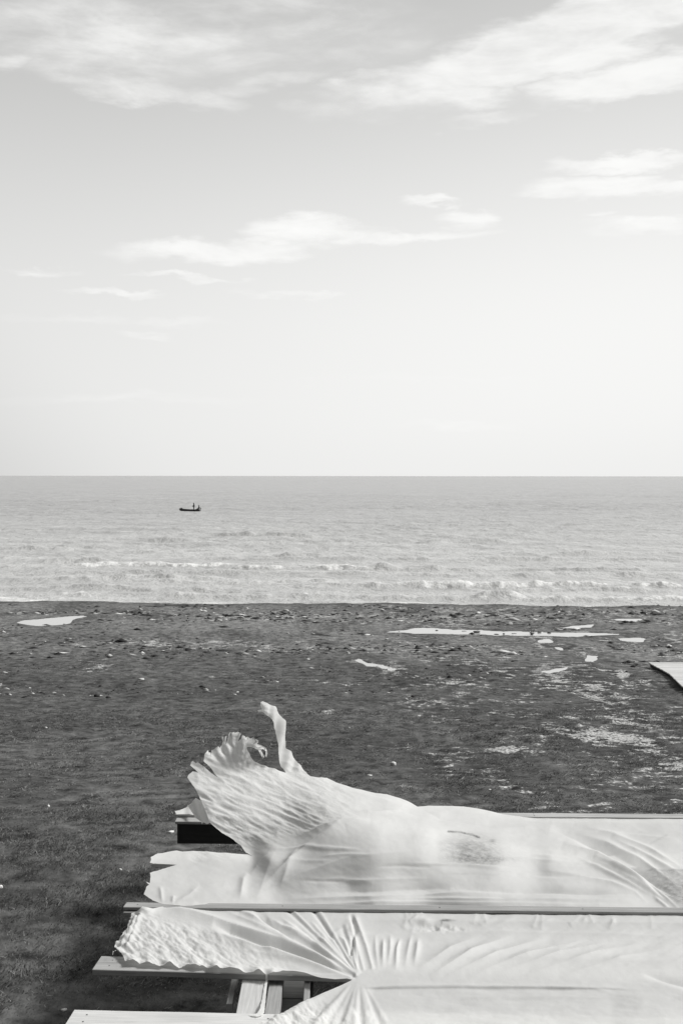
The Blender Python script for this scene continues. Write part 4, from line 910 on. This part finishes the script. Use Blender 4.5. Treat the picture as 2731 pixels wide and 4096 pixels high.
def mk_person(loc, label, seated):
    if not seated:
        J = [(0,0,.92),(0,0,1.12),(.02,0,1.38),(.02,0,1.50),(-.03,0,1.63),(-.035,0,1.72),
             (0,.10,.90),(-.04,.12,.48),(.02,.13,.06),(-.14,.14,.03),(0,-.10,.90),(.04,-.12,.48),(.04,-.13,.06),(-.10,-.14,.03),
             (.02,.19,1.40),(-.10,.24,1.14),(-.34,.16,1.10),(-.42,.14,1.11),(.02,-.19,1.40),(-.04,-.25,1.13),(-.24,-.20,.98),(-.32,-.18,.98)]
    else:
        J = [(0,0,.46),(.02,0,.68),(.10,0,.94),(.11,0,1.06),(.06,0,1.18),(.05,0,1.27),
             (-.06,.10,.45),(-.44,.14,.50),(-.40,.14,.10),(-.54,.14,.05),(-.06,-.10,.45),(-.44,-.14,.50),(-.46,-.14,.10),(-.60,-.14,.05),
             (.10,.19,.96),(.02,.26,.72),(-.22,.20,.60),(-.30,.17,.60),(.10,-.19,.96),(.22,-.26,.74),(.42,-.22,.72),(.50,-.20,.72)]
    E = [(0,1),(1,2),(2,3),(3,4),(4,5),(0,6),(6,7),(7,8),(8,9),(0,10),(10,11),(11,12),(12,13),(2,14),(14,15),(15,16),(16,17),(2,18),(18,19),(19,20),(20,21)]
    Rr = [.15,.14,.16,.06,.105,.09,.095,.07,.05,.04,.095,.07,.05,.04,.075,.055,.04,.035,.075,.055,.04,.035]
    me = bpy.data.meshes.new('body'); me.from_pydata(J, E, [])
    root = empty('person', loc, label, 'person'); root.scale = (1.08, 1.08, 1.08)
    o = link('body', me, M_CLOTH, root); add_skin_layer(o)
    for i, r_ in enumerate(Rr): me.skin_vertices[0].data[i].radius = (r_ * (1.6 if i < 3 else 1.3), r_ * (1.6 if i < 3 else 1.3))
    me.skin_vertices[0].data[0].use_root = True
    Rr = None; o.modifiers.new('skin', 'SKIN'); sb = o.modifiers.new('sub', 'SUBSURF'); sb.levels = 1; sb.render_levels = 1
    # face patch with nose, ears; hair cap
    hc = Vector(J[4]) * .5 + Vector(J[5]) * .5
    bm = bmesh.new(); bmesh.ops.create_uvsphere(bm, u_segments=12, v_segments=8, radius=.098)
    for v_ in bm.verts:
        v_.co.z *= 1.15
        if v_.co.x < -.08 and abs(v_.co.y) < .03 and abs(v_.co.z) < .04: v_.co.x -= .025
    me2 = bpy.data.meshes.new('face'); bm.to_mesh(me2); bm.free(); fo_ = link('face', me2, M_SKIN, root); fo_.location = hc + Vector((-.012, 0, -.012))
    bm = bmesh.new(); bmesh.ops.create_uvsphere(bm, u_segments=12, v_segments=8, radius=.113)
    bmesh.ops.delete(bm, geom=[v_ for v_ in bm.verts if v_.co.z < -.02 and v_.co.x < .03 or v_.co.z < -.07], context='VERTS')
    me3 = bpy.data.meshes.new('cap'); bm.to_mesh(me3); bm.free(); c_ = link('cap', me3, M_CLOTH, root); c_.location = hc + Vector((.004, 0, .02))
    return root
bl = Vector(boat.location)
mk_person(bl + Vector((aty(776, 2042, BY).x - bl.x, 0, .06)), 'standing person in dark clothes with arms forward amidships in the boat', False)
mk_person(bl + Vector((aty(793, 2042, BY).x - bl.x + .1, 0, .02)), 'seated person in dark clothes leaning back at the stern of the boat', True)

# ------------------------------------------------------------------ stones, driftwood, litter
def rock_mat(name, lo, hi):
    m, T = mat_new(name); n = T.noise(T.n('ShaderNodeTexCoord').outputs['Object'], 14, 5, .65)
    p = principled(T, T.ramp(n, .3, .7, lo, hi), .85, .2, n, .5, .01); finish(T, p.outputs[0]); return m
M_PALE = rock_mat('pale_stone', .42, .66); M_DKST = rock_mat('dark_stone', .02, .05); M_WHITE = rock_mat('white_litter', .65, .82); M_DRIFT = rock_mat('wet_driftwood', .03, .09); M_DRY = rock_mat('dry_driftwood', .3, .55)
def lump(name, u, v, w_, h_, mat, label, cat, group=None, seed=0, kind='stone', ang=0.0):
    g_ = on_ground(u, v); x, y = g_.x, g_.y; z = float(gheight(np.array(x), np.array(y)))
    s_ = y / FPX; W, H = w_ * s_, h_ * s_
    rr = random.Random(seed)
    bm = bmesh.new()
    if kind == 'stone':
        bmesh.ops.create_icosphere(bm, subdivisions=2, radius=.5)
        ph = [rr.uniform(0, 6) for _ in range(6)]
        for q in bm.verts:
            c_ = q.co; k = 1 + .22 * math.sin(c_.x * 5 + ph[0]) * math.sin(c_.y * 6 + ph[1]) + .16 * math.sin(c_.z * 9 + ph[2]); q.co = Vector((c_.x * W * k, c_.y * W * .8 * k, c_.z * H * k))
        bmesh.ops.translate(bm, vec=(0, 0, H * .32), verts=bm.verts)
    else:   # branch: tapering crooked stick
        n = 7; prev = None
        for i in range(n + 1):
            f = i / n; r_ = H * .5 * (1 - .55 * f) * rr.uniform(.8, 1.2); c_ = Vector(((f - .5) * W, rr.uniform(-.06, .06) * W, H * .45 + rr.uniform(-.1, .25) * H + (H * 1.0 * f if kind == 'raised' else 0)))
            ring = [bm.verts.new(c_ + Vector((0, math.cos(a) * r_, math.sin(a) * r_))) for a in [k * 1.047 for k in range(6)]]
            if prev:
                for k in range(6): bm.faces.new((prev[k], prev[(k + 1) % 6], ring[(k + 1) % 6], ring[k]))
            else: bm.faces.new(ring)
            prev = ring
        bm.faces.new(prev)
        bmesh.ops.recalc_face_normals(bm, faces=bm.faces)
    me = bpy.data.meshes.new(name); bm.to_mesh(me); bm.free()
    for p_ in me.polygons: p_.use_smooth = True
    o = link(name, me, mat); o.location = (x, y, z); o.rotation_euler.z = ang
    return tag(o, label, cat, group)
lump('stone', 1573, 3066, 24, 17, M_PALE, 'flat pale stone lying alone in the grass above the billowing sheet', 'stone', seed=1)
GD = 'dark clumps of weed in the left grass'
lump('weed_clump', 388, 2790, 24, 17, M_DKST, 'larger of the two dark weed clumps in the left grass', 'weed clump', GD, 2)
lump('weed_clump', 434, 2795, 22, 11, M_DKST, 'flatter right-hand one of the two dark weed clumps in the left grass', 'weed clump', GD, 3)
GL = 'white scraps of litter in the grass'
for i, (u, v, a, b, lab) in enumerate([(195,3227,11,9,'tiny white litter scrap alone in the left grass'),(684,3329,24,11,'white litter scrap just left of the black apron'),(3,3552,18,14,'white litter scrap cut off by the left edge of the picture'),(565,2722,26,7,'flat pale scrap in the far grass left of centre'),
      (483,3480,14,8,'white litter scrap left of the lower torn sheet end'),(256,4045,26,8,'pale scrap beside the end of the nearest rail'),(475,3806,12,5,'little white shred under the gathered end of the near sheet'),(1957,3166,10,7,'small white pebble above the far rail'),(1478,3102,20,6,'flat pale chip below the lone pale stone'),
      (1396,2922,8,6,'small pale chip in the middle grass left of the stone'),(940,2783,16,5,'thin pale chip above the flying tail of the sheet'),(185,2915,14,6,'faint pale chip in the grass at the far left'),(1545,2558,14,5,'pale chip in front of the long pool'),(880,2484,20,6,'pale chip on the sand left of centre')]):
    lump('litter_scrap', u, v, a, b, M_WHITE if i in (0, 1, 2, 4, 7) else M_PALE, lab, 'litter', GL, 10 + i)
GW = 'driftwood around the long pool'
for i, (u, v, a, b, mt, kd, an, lab) in enumerate([(1904,2531,26,9,M_DRIFT,'stone',.1,'dark block of driftwood sitting in the long pool'),(1746,2525,12,6,M_DRIFT,'stone',.3,'small dark stone near the left end of the long pool'),(1985,2537,18,5,M_DRIFT,'stone',0,'flat dark lump on the near bank of the pool right of the block'),(2014,2537,9,6,M_DRIFT,'stone',0,'small round dark lump on the near bank of the pool'),
      (2055,2538,20,4,M_DRIFT,'log',.1,'thin dark stick at the pool edge right of the round lump'),(1855,2527,18,3,M_DRIFT,'log',0,'short thin stick floating in the pool left of the block'),(2155,2532,16,5,M_DRIFT,'stone',0,'dark lump just right of the dead shrub'),(2195,2533,18,6,M_DRIFT,'stone',.4,'second dark lump to the right of the dead shrub'),
      (895,2605,64,5,M_DRIFT,'log',.05,'long crooked dark branch on the sand left of centre'),(2477,2601,50,5,M_DRIFT,'log',-.05,'broken dark branch lying right of the stream bend'),(1145,2444,26,8,M_DRY,'stone',0,'pale block of driftwood near the water line'),(1523,2487,18,5,M_DRY,'log',0,'short pale stick on the upper beach'),(635,2481,40,4,M_DRY,'log',.15,'slim pale stick on the left beach'),
      (1650,2452,46,3,M_DRIFT,'log',0,'thin dark stick near the water line right of centre'),(2620,2455,90,4,M_DRIFT,'log',.02,'long dark log lying near the water line at the far right')]):
    lump('driftwood', u, v, a, b, mt, lab, 'driftwood', GW, 40 + i, kd, an)
# dead shrub in the pool
g_ = on_ground(2125, 2538); bm = bmesh.new(); rr = random.Random(5)
for k in range(26):
    a = rr.uniform(0, 6.28); L_ = rr.uniform(.12, .3); e = rr.uniform(.35, 1.4); p0 = Vector((rr.uniform(-.05, .05), rr.uniform(-.05, .05), 0)); prev = None
    for i in range(4):
        q = p0 + Vector((math.cos(a) * math.cos(e), math.sin(a) * math.cos(e), math.sin(e))) * L_ * i / 3; a += rr.uniform(-.4, .4); r_ = .012 * (1 - i / 4.5)
        ring = [bm.verts.new(q + Vector((math.cos(b_) * r_, math.sin(b_) * r_, 0))) for b_ in (0, 2.1, 4.2)]
        if prev:
            for j in range(3): bm.faces.new((prev[j], prev[(j + 1) % 3], ring[(j + 1) % 3], ring[j]))
        prev = ring
me = bpy.data.meshes.new('dead_shrub'); bm.to_mesh(me); bm.free(); o = link('dead_shrub', me, M_DRIFT); o.location = (g_.x, g_.y, puds[1][3])
tag(o, 'small dark dead shrub sticking up at the edge of the long pool', 'shrub')
# uncounted wrack and shingle on the upper beach
rg = np.random.default_rng(21); n = 9000
y = rg.uniform(34, 72, n); x = rg.uniform(-1.1, 1.1, n) * (y * .30)
dens = fbm(x * .25, y * .5, 4, 121) + .9 * np.exp(-((y - 47.5 - .02 * x) / 1.8) ** 2) * (x > -10) + .35 * np.exp(-((y - 66) / 5) ** 2)
k = rg.uniform(-.15, 1.1, n) < dens; x, y = x[k], y[k]; n = len(x)
okp = np.ones(n, bool)
for nm, lab, poly, lvl in puds:
    m_, sd_ = blur_poly_mask(x, y, poly, .2); okp &= sd_ < .05
x, y = x[okp], y[okp]; n = len(x); z = gheight(x, y)
sz = rg.lognormal(-3.1, .45, n) * np.clip(y / 50, .8, 1.2); asp = rg.uniform(1, 3.5, n); an = rg.normal(0, .5, n)
base_v = np.array([(1,0,0),(0,1,0),(-1,0,0),(0,-1,0),(0,0,1.0),(0,0,-.4)]); fc = np.array([(0,1,4),(1,2,4),(2,3,4),(3,0,4),(1,0,5),(2,1,5),(3,2,5),(0,3,5)])
V = base_v[None] * np.stack([sz * asp, sz, sz * rg.uniform(.4, 1.0, n)], -1)[:, None, :]; V = V * rg.uniform(.7, 1.3, (n, 6, 1))
ca, sa = np.cos(an)[:, None], np.sin(an)[:, None]; V = np.stack([V[..., 0] * ca - V[..., 1] * sa, V[..., 0] * sa + V[..., 1] * ca, V[..., 2]], -1) + np.stack([x, y, z], -1)[:, None, :]
F = (fc[None] + (np.arange(n) * 6)[:, None, None]).reshape(-1, 3)
me = npmesh('wrack', V.reshape(-1, 3), F, smooth=False); tone = np.where(rg.random(n) > .85, rg.uniform(.4, 1, n), rg.uniform(0, .12, n)); vattr(me, 'tone', np.repeat(tone, 6))
m, T = mat_new('wrack_bits'); p = principled(T, T.ramp(attr(T, 'tone'), 0, 1, .02, .65, smooth=False), .8, .2); finish(T, p.outputs[0])
tag(link('beach_wrack', me, m), label='scattered bits of wrack, shingle and driftwood on the upper beach', cat='beach wrack', kind='stuff')
